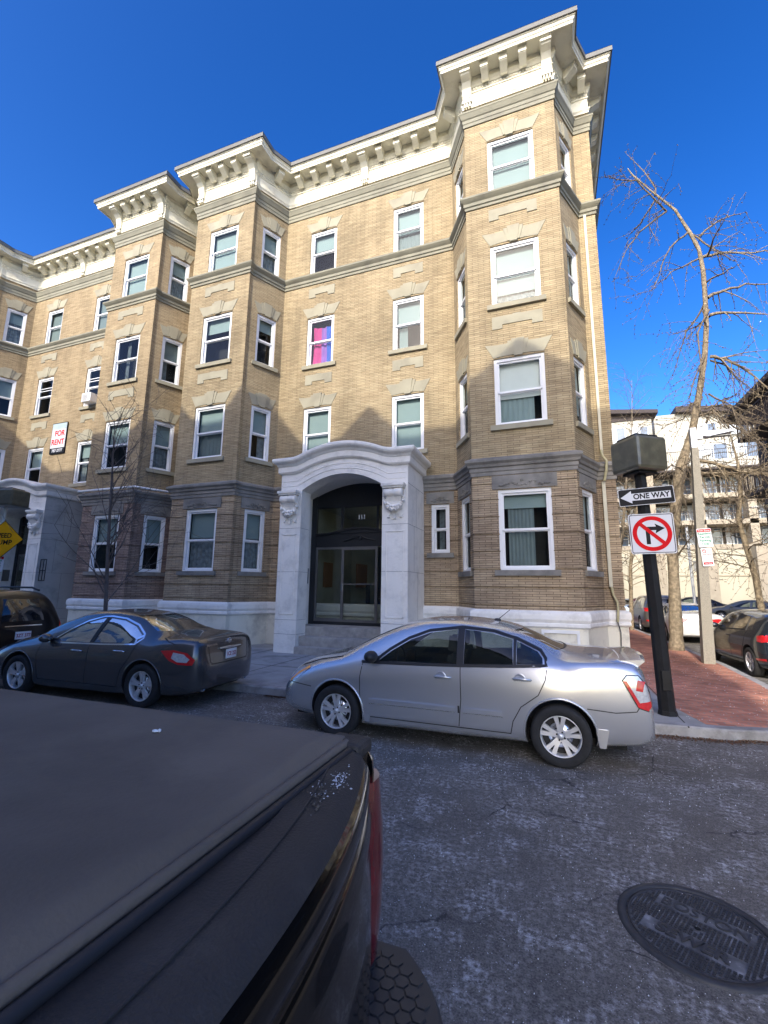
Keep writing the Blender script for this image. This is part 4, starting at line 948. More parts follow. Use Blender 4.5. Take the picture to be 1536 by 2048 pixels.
    m = MB(); a = Vector((.62, .37, .93)); m.tube([a+Vector((.08*math.sin(t)*.5, .18*math.cos(t), .17*math.sin(t))) for t in [2*math.pi*i/20 for i in range(21)]], .014, 6); m.build('steering_wheel', blackpl, c.root)
    m = MB(); m.tube([(.3, 0, 1.39), (.42, 0, 1.36)], .01, 6); m.box(.38, .41, -.10, .10, 1.30, 1.36); m.build('rear_view_mirror', blackpl, c.root)
    m = MB(); m.box(-2.0, 2.0, -.7, .7, .2, .3); m.build('underbody', underb, c.root)
    c.place((-1.34, 6.385, 0), 180.4); return c
make_silver()
# ---------------------------------------------------------------- dark grey sedan
gunm = paint('dark_grey_metallic_paint', (.095, .09, .088), .55, .25)
MAX = [(-2.42, .34, .40, .60, .36, .22, .70, .03), (-2.39, .31, .62, .74, .54, .38, .86, .03), (-2.33, .28, .78, .94, .70, .58, 1.03, .03), (-2.24, .25, .84, 1.00, .76, .66, 1.075, .03), (-2.0, .22, .885, 1.03, .80, .67, 1.11, .035),
       (-1.7, .20, .925, 1.02, .825, .63, 1.14, .06), (-1.4, .19, .93, .97, .83, .565, 1.23, .08), (-1.0, .18, .93, .955, .84, .55, 1.365, .08), (-.6, .17, .925, .94, .845, .555, 1.44, .08), (-.2, .17, .92, .93, .845, .565, 1.465, .08),
       (.2, .17, .92, .92, .84, .57, 1.44, .08), (.6, .17, .92, .91, .83, .60, 1.34, .08), (1.0, .18, .925, .90, .82, .66, 1.18, .08), (1.3, .19, .93, .88, .81, .70, 1.03, .07), (1.6, .20, .93, .86, .79, .66, .97, .06),
       (1.95, .21, .90, .79, .76, .6, .90, .06), (2.2, .23, .82, .70, .70, .5, .80, .06), (2.36, .25, .68, .58, .56, .36, .66, .05), (2.42, .28, .45, .5, .36, .2, .56, .03)]
def make_grey():
    c = Car('dark_grey_sedan', MAX, gunm, [(-1.3875, .385, .93), (1.3875, .385, .93)], .335, 'dark grey sedan with chrome window trim parked left of the arched portico', cabin=(-1.5, 1.2, .42))
    fr = [(.72, .93), (.45, 1.10), (.15, 1.25), (-.12, 1.325), (-.22, 1.335), (-.13, .94)]
    re = [(-.22, .945), (-.31, 1.335), (-.62, 1.305), (-.92, 1.215), (-1.14, 1.09), (-1.10, .97)]
    sedan_windows(c, fr, re, None, [(-.62, 1.05), (.62, 1.05), (.50, 1.34), (-.50, 1.34)], [(-.60, 1.15), (.60, 1.15), (.47, 1.38), (-.47, 1.38)])
    c.finish()
    for sd in (1, -1):
        m = MB(); c.ribbon([(.92, .91), (.72, .96), (.46, 1.125), (.15, 1.275), (-.15, 1.352), (-.32, 1.36), (-.64, 1.33), (-.96, 1.235), (-1.19, 1.10), (-1.22, 1.04), (-1.12, .95), (-.5, .925), (.5, .91)], sd, .022, m, .004, closed=True)
        c.ribbon([(-1.12, .955), (-1.10, 1.03), (-1.2, 1.08)], sd, .04, m, .005); m.build('chrome_trim', chrome, c.root)
        m = MB(); c.ribbon([(-.175, .945), (-.265, 1.34)], sd, .075, m, .003); m.build('door_pillar', blackpl, c.root)
        m = MB()
        for pts in ([(.95, .90), (.97, .7), (.9, .32)], [(-.17, .92), (-.20, .6), (-.17, .30)], [(-1.20, 1.0), (-1.10, .75), (-.95, .55), (-.88, .3)], [(.9, .31), (-.9, .29)], [(-1.75, .56), (-2.0, .53), (-2.2, .62)], [(-1.62, 1.06), (-1.9, .99), (-2.05, .9)]): c.ribbon(pts, sd, .009, m, .002)
        m.build('panel_gap', gap, c.root)
        for x, z in ((0.06, .80), (-.87, .83)):
            m = MB(); m.tube([c.hit(x+.11, z, sd, .005), c.hit(x+.09, z, sd, .035), c.hit(x-.09, z, sd, .035), c.hit(x-.11, z, sd, .005)], [.012, .018, .018, .012], 8, flat=.6); m.build('door_handle', chrome, c.root)
        for x in (-1.3875, 1.3875): c.wheel(x, sd*.915, sd, 'y')
        m = MB()
        for x in (-1.3875, 1.3875): m.tube([c.hit(x+.393*math.cos(a), .345+.393*math.sin(a), sd, 0) for a in [math.pi*(-.03+1.06*i/24) for i in range(25)]], .012, 6)
        m.build('arch_lip', gunm, c.root)
        c.patch([(-1.72, .885), (-1.95, .90), (-2.19, .86), (-2.31, .76), (-2.28, .68), (-2.05, .69), (-1.9, .74), (-1.80, .82)], sd, redl, 'taillight', .006)
        c.patch([(-1.95, .865), (-2.14, .84), (-2.24, .77), (-2.20, .72), (-2.04, .725), (-1.93, .78)], sd, clearl, 'lamp_lens', .011)
        m = MB(); p = c.hit(.80, .95, sd, 0); m.ball((p.x, p.y+sd*.11, p.z+.03), 1, 0, 14, (.09, .12, .075)); m.build('mirror', gunm, c.root)
        m = MB(); m.lathe([(.03, -.1), (.045, -.1), (.048, .0), (.04, .0), (.036, -.06), (0, -.06)], (-2.34, sd*.58, .30), (-1, 0, 0), 16); m.build('exhaust_tip', chrome, c.root)
        c.patch([(1.9, .80), (2.15, .76), (2.3, .66), (2.2, .62), (2.0, .68)], sd, clearl, 'headlight', .006)
        c.seat(.05, sd*.37, .36); c.seat(-.9, sd*.37, .36)
    m = MB(); m.box(.72, 1.1, -.66, .66, .55, .9); m.build('dashboard', blackpl, c.root, bevel=.04)
    def rx(y, z, off): return c.hit(y, z, -1, off, 'x')
    m = MB(); m.tube([rx(y, .885, .02) for y in (-.30, -.15, 0, .15, .30)], [.012, .024, .026, .024, .012], 8, flat=.7); m.build('boot_handle_bar', chrome, c.root)
    m = MB(); q = rx(0, .985, .012); m.tube([q+Vector((0, .045*math.cos(t), .035*math.sin(t))) for t in [2*math.pi*i/18 for i in range(19)]], .009, 6); m.box(q.x-.008, q.x+.004, -.055, .055, q.z-.008, q.z+.008); m.build('badge', chrome, c.root)
    p = rx(0, .77, .0); plate(c, p.x-.012, .78, '1CE 253')
    q = rx(.47, .95, .012); text_mesh('MAXIMA', .05, q, (0, -1, 0), (.2, 0, 1), .003, chrome, 'lettering', c.root, bold=.001, sx=1.4)
    m = MB(); c.ribbon([(.5, .66), (-.5, .66)], -1, .012, m, .003, 'x'); c.ribbon([(.56, 1.0), (.52, .70), (.47, .66)], -1, .009, m, .003, 'x'); c.ribbon([(-.56, 1.0), (-.52, .70), (-.47, .66)], -1, .009, m, .003, 'x'); m.build('boot_gap', gap, c.root)
    m = MB(); m.box(-2.1, 2.1, -.72, .72, .19, .3); m.build('underbody', underb, c.root)
    k = .955; c.place((-7.44, 6.32, 0), 183.7); c.root.scale = (k, k, k*1.035); return c
make_grey()
# ---------------------------------------------------------------- simpler cars further off
def simple_car(name, st, mat, wb, wr, trk, label, dlo, wsp, rwp, group=None, spokes='five', rear=None, cat='car', cabin=None, lamps=True, wrad=None, pillars=()):
    c = Car(name, st, mat, [(-wb/2, wr+.055, trk), (wb/2, wr+.055, trk)], wr, label, group, cat, cabin=cabin)
    if cabin:
        for p in dlo: c.prism_cut(p, -1.4, 1.4, 'y', blackpl)
        c.prism_cut(wsp, cabin[1]-1.1, c.loft.X[-1]+.2, 'x', blackpl); c.prism_cut(rwp, c.loft.X[0]-.2, cabin[0]+.7, 'x', blackpl)
    c.finish()
    o = -.006 if cabin else .005
    for sd in (1, -1):
        for p in dlo: c.patch(p, sd, glass_car if cabin else glass_dark, 'side_window', o, cuts=3)
        for x in (-wb/2, wb/2): c.wheel(x, sd*(trk-.01), sd, spokes)
        m = MB()
        for pts in pillars: c.ribbon(pts, sd, .012, m, .002)
        if pillars: m.build('panel_gap', gap, c.root)
        p = c.hit(st[0][0]*0+dlo[0][0][0]+.08, dlo[0][0][1]+.02, sd, 0); m = MB(); m.ball((p.x, p.y+sd*.1, p.z+.03), 1, 0, 12, (.08, .11, .07)); m.build('mirror', mat, c.root)
    c.patch(wsp, 1, glass_car if cabin else glass_dark, 'windshield', o, 'x', cuts=3); c.patch(rwp, -1, glass_car if cabin else glass_dark, 'rear_window', o, 'x', cuts=3)
    if lamps:
        for sd in (1, -1):
            for poly, mt, nm in rear or ():
                c.patch([(sd*a, b) for a, b in poly], -1, mt, nm, .008, 'x', cuts=3)
    m = MB(); m.box(-wb/2-.6, wb/2+.6, -trk+.2, trk-.2, .2, .32); m.build('underbody', underb, c.root)
    return c
glass_dark = plain('dark_car_glass', (.012, .014, .018), .04, coat=1.0, var=.02)
blkp = paint('black_car_paint', (.006, .006, .008), .0, .30, .45); blkp.node_tree.nodes['Principled BSDF'].inputs['Specular IOR Level'].default_value = .2
navy = paint('dark_blue_grey_paint', (.022, .030, .042), .4, .25)
whitep = paint('white_car_paint', (.72, .72, .71), 0, .35)
greyp = paint('mid_grey_car_paint', (.12, .115, .11), .4, .3)
goldp = paint('champagne_car_paint', (.21, .19, .14), .5, .35)
bluep = paint('blue_car_paint', (.01, .05, .30), .3, .25)
palep = paint('pale_blue_car_paint', (.33, .42, .52), .4, .3)
SUVS = [(-2.38, .42, .60, .90, .56, .44, 1.02, .03), (-2.35, .36, .78, 1.0, .72, .56, 1.22, .05), (-2.27, .32, .86, 1.03, .82, .60, 1.45, .10), (-2.12, .28, .92, 1.04, .88, .62, 1.65, .12), (-1.8, .25, .95, 1.05, .91, .66, 1.745, .12), (-1.0, .24, .955, 1.05, .92, .68, 1.765, .12), (0, .23, .955, 1.03, .92, .68, 1.76, .12),
        (.5, .23, .955, 1.02, .91, .67, 1.70, .12), (.9, .23, .955, 1.01, .90, .68, 1.50, .10), (1.25, .24, .95, 1.0, .88, .74, 1.20, .08), (1.4, .25, .945, .98, .86, .76, 1.10, .07), (1.9, .27, .92, .92, .82, .72, 1.02, .07), (2.2, .30, .83, .82, .72, .6, .92, .05), (2.33, .34, .66, .70, .5, .4, .78, .04), (2.37, .38, .45, .6, .3, .2, .66, .03)]
def make_suvs():
    dlo = [[(.95, 1.04), (.62, 1.40), (.40, 1.58), (-.1, 1.63), (-.12, 1.06)], [(-.2, 1.06), (-.18, 1.63), (-1.0, 1.63), (-1.05, 1.08)], [(-1.15, 1.08), (-1.1, 1.62), (-1.75, 1.58), (-2.0, 1.12)]]
    c = simple_car('black_suv', SUVS, blkp, 2.75, .36, .94, 'black sport utility vehicle with roof rails parked ahead of the dark grey sedan', dlo, [(-.72, 1.15), (.72, 1.15), (.60, 1.60), (-.60, 1.60)], [(-.74, 1.12), (.74, 1.12), (.66, 1.56), (-.66, 1.56)],
                   rear=[([(.70, .78), (.86, .80), (.86, 1.12), (.76, 1.12)], redl, 'taillight')], cat='suv')
    m = MB(); 
    m.tube([(.5, .60, 1.70), (.3, .60, 1.80), (-1.5, .60, 1.80), (-1.75, .60, 1.74)], .022, 6); m.build('roof_rail', blackpl, c.root)
    m = MB(); m.tube([(.5, -.60, 1.70), (.3, -.60, 1.80), (-1.5, -.60, 1.80), (-1.75, -.60, 1.74)], .022, 6); m.build('roof_rail', blackpl, c.root)
    p = c.hit(0, .84, -1, 0, 'x'); plate(c, p.x-.015, .84, '3ZT 377')
    m = MB(); c.ribbon([(.35, 1.03), (-.35, 1.03)], -1, .02, m, .006, 'x'); m.build('rear_name_strip', chrome, c.root)
    c.place((-12.62, 6.32, 0), 180); 
    g = simple_car('grey_suv', SUVS, greyp, 2.75, .36, .94, 'grey sport utility vehicle parked beyond the white sedan along the brick pavement', dlo, [(-.72, 1.15), (.72, 1.15), (.60, 1.60), (-.60, 1.60)], [(-.74, 1.12), (.74, 1.12), (.66, 1.56), (-.66, 1.56)],
                   rear=[([(.66, .98), (.86, 1.0), (.86, 1.16), (.66, 1.14)], redl, 'taillight'), ([(.70, .55), (.84, .55), (.84, .62), (.70, .62)], redl, 'reflector')], cat='suv', group='cars parked along the side street kerb')
    g.place((4.78, 26.3, 0), 91)
make_suvs()
def from_sedan(name, mat, label, loc, deg, rear_red=True, scale=1.0, group=None, wheels='five', st=None):
    st = st or [tuple(r) for r in MAX]
    dlo = [[(.72, .95), (.45, 1.12), (.15, 1.25), (-.15, 1.32), (-.20, 1.32), (-.15, .96)], [(-.26, .97), (-.30, 1.325), (-.62, 1.30), (-.92, 1.21), (-1.13, 1.10), (-1.10, .99)]]
    c = simple_car(name, st, mat, 2.775, .33, .925, label, dlo, [(-.60, 1.06), (.60, 1.06), (.50, 1.34), (-.50, 1.34)], [(-.62, 1.12), (.62, 1.12), (.48, 1.37), (-.48, 1.37)], group,
                   rear=[([(.34, .90), (.60, .93), (.84, .90), (.84, .78), (.60, .74), (.45, .80)], redl, 'taillight'), ([(.55, .76), (.70, .74), (.72, .69), (.58, .69)], clearl, 'reverse_lamp')], spokes=wheels,
                   pillars=([(-.23, .95), (-.25, .6), (-.22, .3)], [(.92, .90), (.9, .34)], [(-1.2, .98), (-1.0, .6), (-.9, .34)]), cabin=(-1.5, 1.2, .42))
    c.root.scale = (scale,)*3; c.place(loc, deg); return c
G1 = 'cars parked along the side street kerb'; G2 = 'cars parked in the far car park'
w = from_sedan('white_sedan', whitep, 'white sedan with red tail lamps parked behind the tree trunk', (5.02, 22.3, 0), 90, group=G1)
m = MB(); w.ribbon([(.3, .93), (-.3, .93)], -1, .035, m, .01, 'x'); m.build('chrome_strip', chrome, w.root); p = w.hit(0, .8, -1, 0, 'x'); plate(w, p.x-.012, .80, '')
from_sedan('champagne_sedan', goldp, 'champagne coloured sedan in the far car park between a black and a blue car', (12.2, 36.8, 0), 150, group=G2)
from_sedan('black_sedan', blkp, 'black sedan in front of the cream wall, seen beside the concrete lamp post', (10.6, 41.5, 0), -8, group=G2, scale=1.08)
from_sedan('blue_sedan', bluep, 'bright blue sedan at the right edge of the far car park', (17.0, 43.5, 0), 182, group=G2)
from_sedan('pale_blue_sedan', palep, 'pale blue sedan partly hidden by the grey sport utility vehicle', (4.2, 33.5, 0), 92, group=G1)
from_sedan('dark_red_sedan', paint('dark_red_car_paint', (.09, .02, .02), .3, .3), 'dark red sedan in front of the cream wall, behind the tree trunk', (7.0, 43.5, 0), 178, group=G2)
GOLF = [(-2.02, .36, .50, .62, .46, .30, .74, .03), (-2.0, .30, .74, .86, .66, .50, 1.0, .04), (-1.93, .27, .82, .95, .76, .56, 1.18, .06), (-1.80, .24, .86, .98, .80, .56, 1.34, .08), (-1.6, .22, .88, .985, .82, .57, 1.425, .08), (-1.2, .21, .89, .97, .83, .57, 1.46, .08), (-.5, .20, .89, .95, .83, .58, 1.48, .08), (0, .19, .89, .94, .83, .58, 1.47, .08),
        (.45, .19, .89, .93, .82, .60, 1.40, .08), (.85, .19, .89, .92, .82, .66, 1.20, .08), (1.1, .20, .888, .90, .80, .70, 1.05, .07), (1.3, .21, .88, .88, .77, .66, .99, .06), (1.7, .23, .84, .80, .74, .6, .90, .06), (1.98, .26, .74, .68, .62, .5, .76, .05), (2.13, .30, .58, .54, .46, .3, .6, .03), (2.17, .33, .40, .48, .3, .2, .54, .03)]
def make_hatch():
    dlo = [[(.62, .96), (.32, 1.18), (.05, 1.30), (-.22, 1.34), (-.20, .97)], [(-.29, .97), (-.30, 1.35), (-.62, 1.35), (-.95, 1.33), (-1.0, 1.0)], [(-1.07, 1.0), (-1.03, 1.33), (-1.28, 1.29), (-1.38, 1.05)]]
    c = simple_car('dark_hatchback', GOLF, navy, 2.58, .32, .885, 'dark blue grey hatchback with red tail lamps at the right edge', dlo, [(-.62, 1.06), (.62, 1.06), (.52, 1.37), (-.52, 1.37)], [(-.62, 1.02), (.62, 1.02), (.50, 1.34), (-.50, 1.34)], G1,
                   rear=None, pillars=([(-.24, .95), (-.26, .6), (-.24, .3)], [(.72, .92), (.78, .5), (.74, .3)], [(-1.14, .99), (-1.05, .7), (-.9, .5), (-.84, .3)]), cabin=(-1.75, .95, .42))
    for sd in (1, -1):
        c.patch([(-1.70, .93), (-1.88, .955), (-1.965, .93), (-1.985, .83), (-1.90, .80), (-1.75, .81)], sd, redl, 'taillight', .008)
        c.patch([(sd*.50, .82), (sd*.50, .95), (sd*.76, .96), (sd*.78, .82)], -1, redl, 'taillight', .008, 'x', cuts=3)
        c.patch([(sd*.50, .79), (sd*.50, .82), (sd*.76, .82), (sd*.74, .79)], -1, clearl, 'reverse_lamp', .009, 'x', cuts=3)
        m = MB(); c.ribbon([(-1.62, .42), (-1.95, .44)], sd, .045, m, .006); m.build('reflector', redl, c.root)
        m = MB(); m.tube([c.hit(-.02, .82, sd, .005), c.hit(-.04, .82, sd, .03), c.hit(-.18, .82, sd, .03), c.hit(-.2, .82, sd, .005)], .013, 6); m.build('door_handle', navy, c.root)
        m = MB(); c.ribbon([(-1.0, 1.02), (-.25, .985), (.64, .95)], sd, .03, m, .004); m.build('window_trim', blackpl, c.root)
        c.seat(.1, sd*.37, .36)
    c.place((5.02, 14.3, 0), 91.5)
make_hatch()
# ================================================================== black pickup in the foreground
def make_pickup():
    e = empty('black_pickup', (-2.6, .45, 0), 0, 'black pickup truck with a soft vinyl bed cover, tailgate towards the camera', 'pickup truck')
    pk = paint('black_pickup_paint', (.003, .0032, .0035), 0, .14, .45); pk.node_tree.nodes['Principled BSDF'].inputs['Specular IOR Level'].default_value = .15
    capm = plain('textured_black_bed_cap', (.028, .026, .025), .66, var=.25, scale=5, bump=.25, bscale=160, dirt=(.055, .051, .046), dscale=5)
    vin = plain('dusty_black_vinyl', (.165, .135, .105), .92, var=.22, scale=1.7, bump=.14, bscale=90, dirt=(.115, .095, .075), dscale=2.0, spec=.25)
    seal = plain('black_rubber_seal', (.018, .018, .020), .6)
    YC = .45; YF = 1.335; YN = 2*YC-YF
    def xr(y):                                   # plan curve of the tailgate's outer top edge
        t = min(1, abs(y-YC)/(YF-YC)); return -.385-.158*t**2.2
    # soft cover
    m = MB(); nx, ny = 60, 40
    def cz(x, y):
        ed = min(1, (YF+.11-y)/.14, (y-YN+.11)/.14, (-.62-x)/.025); ed = max(0, ed)
        return 1.400+.012*ed+.006*math.sin(x*7+math.sin(y*5)*1.3)*ed+.004*math.sin(y*9+x*4)*ed-.02*(1-ed)**2
    V = [(-.62-1.95*i/nx, YN-.11+(YF-YN+.22)*j/ny, 0) for i in range(nx+1) for j in range(ny+1)]; V = [(x, y, cz(x, y)) for x, y, _ in V]
    m.mesh(V, [(i*(ny+1)+j, (i+1)*(ny+1)+j, (i+1)*(ny+1)+j+1, i*(ny+1)+j+1) for i in range(nx) for j in range(ny)], 0, True)
    m.tube([(-.622, YN, 1.388), (-.622, YF-.01, 1.388), (-.628, YF+.035, 1.383), (-.645, YF+.07, 1.375)], .0125, 8); m.build('bed_cover', vin, e)
    m = MB(); m.tube([(-.598, YN-.01, 1.376), (-.598, YF-.01, 1.376)], .013, 8); m.box(-.60, -.585, YN, YF, 1.34, 1.372)
    m.box(-.78, -.66, YF+.0, YF+.025, 1.395, 1.407); m.build('cover_seal', seal, e)
    # tailgate
    prof = [(-9, 1.340), (-9.5, 1.372), (-.16, 1.374), (-.155, 1.380), (-.10, 1.381), (-.045, 1.378), (-.018, 1.366), (-.008, 1.352)]
    prof2 = [(-.008, 1.352), (.004, 1.340), (.010, 1.325), (.012, 1.30), (.004, 1.268), (.002, 1.262), (.008, 1.255), (.022, 1.20), (.034, 1.10), (.038, .98), (.035, .86), (.028, .76), (.01, .72), (-.05, .70)]
    ys = [YN+(YF-YN)*i/48 for i in range(49)]
    def skin(pr, name, mat):
        m = MB(); V = []
        for y in ys:
            for o, z in pr:
                tt = abs(y-YC)/(YF-YC); x = -.598 if o < -5 else xr(y)+o*(1 if o < .02 else 1-.55*tt**4)
                if name == 'tailgate_cap': x = max(x, -.598) if o < -5 else max(x, -.596)
                hx = 0
                if name == 'tailgate':       # recess for the handle
                    d = ((y-YC)/.17)**4+((z-1.06)/.075)**4; hx = -.035/(1+d**2) if .9 < z < 1.2 else 0
                V.append((x+hx, y, z))
        k = len(pr); m.mesh(V, [(i*k+j, i*k+j+1, (i+1)*k+j+1, (i+1)*k+j) for i in range(48) for j in range(k-1)], 0, True)
        m.face([V[j] for j in range(k)]); m.face([V[48*k+j] for j in range(k)]); return m.build(name, mat, e)
    skin(prof, 'tailgate_cap', capm)
    fine = []
    for (a, b), (c, d) in zip(prof2[:-1], prof2[1:]): 
        kk = 4 if abs(b-d) > .05 else 2; fine += [(a+(c-a)*i/kk, b+(d-b)*i/kk) for i in range(kk)]
    skin(fine+[prof2[-1]], 'tailgate', pk)
    m = MB(); m.box(-.66, -.56, YN, YF, .70, 1.34); m.build('tailgate_core', blackpl, e)
    # raised moulding line on the cap
    m = MB(); m.tube([(xr(y)-.105, y, 1.381) for y in ys], .006, 5, flat=.5); m.build('cap_rib', capm, e)
    # bed sides with rails, lamps and wheel openings
    for sd in (1, -1):
        f = lambda y: YC+sd*(y-YC)
        m = MB(); P = [(1.335, 1.33), (1.335, 1.375), (1.345, 1.384), (1.37, 1.386), (1.41, 1.382), (1.44, 1.370), (1.458, 1.352), (1.468, 1.33), (1.478, 1.28), (1.490, 1.20), (1.497, 1.10), (1.498, 1.0), (1.49, .88), (1.47, .74), (1.44, .64), (1.40, .58), (1.34, .58)]
        V = []; n = 22
        for i in range(n):
            t = i/(n-1); a_ = min(1, t/.5)*math.pi/2          # first half turns the corner, second half runs forward
            for y, z in P:
                r_ = .07; xb = -.556+.012*math.sin(max(0, min(1, (1.36-z)/.75))*math.pi)-(.03*max(0, (z-1.33)/.055)); yy = y
                x = xb-r_*(1-math.sin(math.pi/2-(math.pi/2-a_)) if False else 1-math.cos(a_)) if t <= .5 else xb-r_-(t-.5)/.5*(2.72-.615)
                if y > 1.40: yy = 1.40+(y-1.40)*(math.sin(a_)*.9+.1)
                V.append((x, f(yy), z))
        k = len(P); m.mesh(V, [(i*k+j, i*k+j+1, (i+1)*k+j+1, (i+1)*k+j) for i in range(n-1) for j in range(k-1)], 0, True); m.face(V[:k])
        s = m.build('bed_side', pk, e)
        m = MB(); m.box(-.70, -.568, min(f(1.336), f(1.452)), max(f(1.336), f(1.452)), 1.34, 1.392); m.build('rail_end_cap', capm, s, bevel=.018)
        m = MB(); m.prism([(x, f(1.512), z) for x, z in [(-1.15+.46*math.cos(math.pi*i/16), .40+.46*math.sin(math.pi*i/16)) for i in range(17)]], (0, -sd*.004, 0)); m.build('wheel_opening', underb, s)
        m = MB()
        V = []
        for i in range(15):
            z = 1.285-.48*i/14; bulge = .014*math.sin(math.pi*i/14)
            for y, x in ((1.342, -.548), (1.37, -.534), (1.41, -.533), (1.44, -.541), (1.468, -.562), (1.486, -.60), (1.500, -.66)): V.append((x+bulge, f(y+.3*bulge), z))
        m.mesh(V, [(i*7+j, i*7+j+1, (i+1)*7+j+1, (i+1)*7+j) for i in range(14) for j in range(6)], 0, True); m.face(V[:7]); m.face(V[-7:])
        m.build('taillight', MATS['red_lamp_lens_dark'], e)
    # step bumper with honeycomb pads
    m = MB()
    def bx(y): t = max(0, abs(y-YC)-.72)/.33; return -.30-.17*t**2.4
    yy = [YC-1.05+2.10*i/60 for i in range(61)]; P = [(-.6, .78), (0, .78), (.012, .765), (.014, .70), (.0, .58), (-.06, .54), (-.6, .54)]
    V = []
    for y in yy:
        for o, z in P: V.append((-.62 if o < -.5 else bx(y)+o, y, z))
    k = len(P); m.mesh(V, [(i*k+j, i*k+j+1, (i+1)*k+j+1, (i+1)*k+j) for i in range(60) for j in range(k-1)], 0, False); m.face(V[:k]); m.face(V[-k:])
    b = m.build('rear_bumper', plain('grey_black_bumper_plastic', (.035, .036, .038), .55, var=.15, scale=8), e)
    for sd in (1, -1):
        m = MB(); r = .020
        for i in range(-9, 10):
            for j in range(-6, 7):
                cx = -.41+i*r*1.80; cy = YC+sd*.87+j*r*2.05+(r*1.02 if i % 2 else 0)
                if cx+r > bx(cy)-.012 or cx-r < -.60 or abs(cy-YC-sd*.87) > .19 or abs(cy+r*sd-YC) > 1.035: continue
                pts = [(cx+r*math.cos(math.pi/3*q), cy+r*math.sin(math.pi/3*q), .779) for q in range(6)]; m.prism(pts, (0, 0, .006))
        m.build('honeycomb_step_pad', MATS['grey_black_bumper_plastic'], b)
    # cab, out of the picture to the left
    CAB = [(-1.2, .6, .90, 1.36, .90, .70, 1.42, .03), (-1.15, .6, .98, 1.36, .95, .76, 1.60, .06), (-1.05, .55, 1.02, 1.36, .97, .74, 1.86, .08), (-.6, .5, 1.03, 1.34, .97, .74, 1.92, .08), (.2, .48, 1.03, 1.32, .97, .74, 1.93, .08), (.8, .48, 1.03, 1.30, .96, .76, 1.80, .08), (1.35, .48, 1.03, 1.28, .93, .84, 1.40, .06), (1.6, .5, 1.02, 1.24, .92, .84, 1.32, .06), (2.3, .52, .98, 1.18, .88, .76, 1.25, .06), (2.6, .55, .84, 1.0, .74, .6, 1.1, .05), (2.68, .6, .7, .9, .6, .4, .95, .04)]
    L = Loft(CAB); me = L.mesh(nx=40, n=20); me.materials.append(pk); me.polygons.foreach_set('use_smooth', [True]*len(me.polygons))
    o = bpy.data.objects.new('cab', me); COL.objects.link(o); o.parent = e; me.transform(Matrix.Translation((-4.05, YC, 0)) @ Matrix.Rotation(math.pi, 4, 'Z'))
    for sd in (1, -1):
        m = MB(); y = YC+sd*.985
        m.face([(-3.2, y, 1.40), (-3.4, y-sd*.10, 1.78), (-4.6, y-sd*.10, 1.80), (-5.1, y, 1.38)]); m.build('side_window', glass_dark, o)
        for x in (-1.15, -4.9):
            t = MB(); t.lathe([(.22, -.2), (.37, -.22), (.40, -.17), (.40, -.03), (.37, .02), (.24, .01), (.22, -.02)], (x, YC+sd*1.03, .40), (0, sd, 0), 32); q = t.build('tyre', rubber, e); t = MB(); t.lathe([(0, 0), (.06, 0), (.08, -.03), (.2, -.04), (.235, .005)], (x, YC+sd*1.03, .40), (0, sd, 0), 24); t.build('rim', rimm, q)
    for k_ in kids(e): k_.matrix_parent_inverse = Matrix.Translation((2.6, -.45, 0))
    # loose salt lying on the cap and one flake of snow on the cover
    m = MB(); r = random.Random(3)
    for i in range(230):
        if r.random() < .5: x, y = -.515+r.gauss(0, .012), 1.12+r.gauss(0, .03)
        else: x, y = -.548+r.gauss(0, .012), 1.03+r.gauss(0, .035)
        x -= (y-1.07)*.25; s = r.uniform(.0008, .0030)*(1+(r.random() < .08)); m.ball((x, y, 1.382+s*.4), s, 0 if (y > 1.07 and r.random() < .7 or r.random() < .2) else 1, 5, (r.uniform(.6, 1.5), r.uniform(.6, 1.4), .7))
    tag(m.build('salt_crumbs', [plain('blueish_salt_crumb', (.55, .60, .70), .6), plain('grit_crumb', (.10, .09, .08), .9)]), kind='stuff')
    m = MB(); m.ball((-1.19, 1.16, 1.413), .009, 0, 6, (1.4, 1, .5)); m.ball((-1.178, 1.165, 1.414), .006, 0, 6)
    tag(m.build('snow_flake', plain('snow', (.8, .82, .85), .6)), 'small white lump of snow on the pickup bed cover', 'snow lump')
plain('red_lamp_lens_dark', (.13, .008, .012), .12, coat=1, var=.2, scale=20)
make_pickup()
# ================================================================== signs and poles
signw = plain('sign_white_sheeting', (.62, .63, .66), .45, var=.02); signb = plain('sign_black_ink', (.012, .012, .014), .5); signr = plain('sign_red_ink', (.58, .006, .010), .6); signy = plain('sign_yellow_sheeting', (.78, .38, .01), .45)
signg = plain('sign_green_ink', (.02, .22, .14), .5); signo = plain('sign_orange', (.85, .33, .02), .5); signback = plain('sign_bare_aluminium', (.34, .35, .36), .45, .6)
for _m in (signw, signb, signr, signy, signg): _m.node_tree.nodes['Principled BSDF'].inputs['Specular IOR Level'].default_value = .12
polem = plain('black_pole_paint', (.012, .012, .013), .5, var=.3, scale=6, spec=.25); olive = plain('dark_olive_plastic', (.10, .095, .065), .33, var=.25, scale=6, coat=.3, dirt=(.15, .14, .09), dscale=3)
concp = plain('exposed_aggregate_post', (.25, .23, .19), .9, var=.22, scale=60, bump=.5, bscale=90); galv = plain('galvanised_metal', (.55, .57, .60), .45, .5)
def rrect(w, h, r, n=5):
    P = []
    for cx, cz, a0 in ((w/2-r, h/2-r, 0), (-w/2+r, h/2-r, 90), (-w/2+r, -h/2+r, 180), (w/2-r, -h/2+r, 270)):
        for i in range(n+1): a = R(a0+90*i/n); P.append((cx+r*math.cos(a), cz+r*math.sin(a)))
    return P
def sign_base(name, c, rot, yaw, label, cat):
    """local plane: x right, z up, facing -y; returns empty and a plate builder"""
    e = empty(name, c, 0, label, cat); e.rotation_euler = (0, R(-rot), R(yaw)); return e
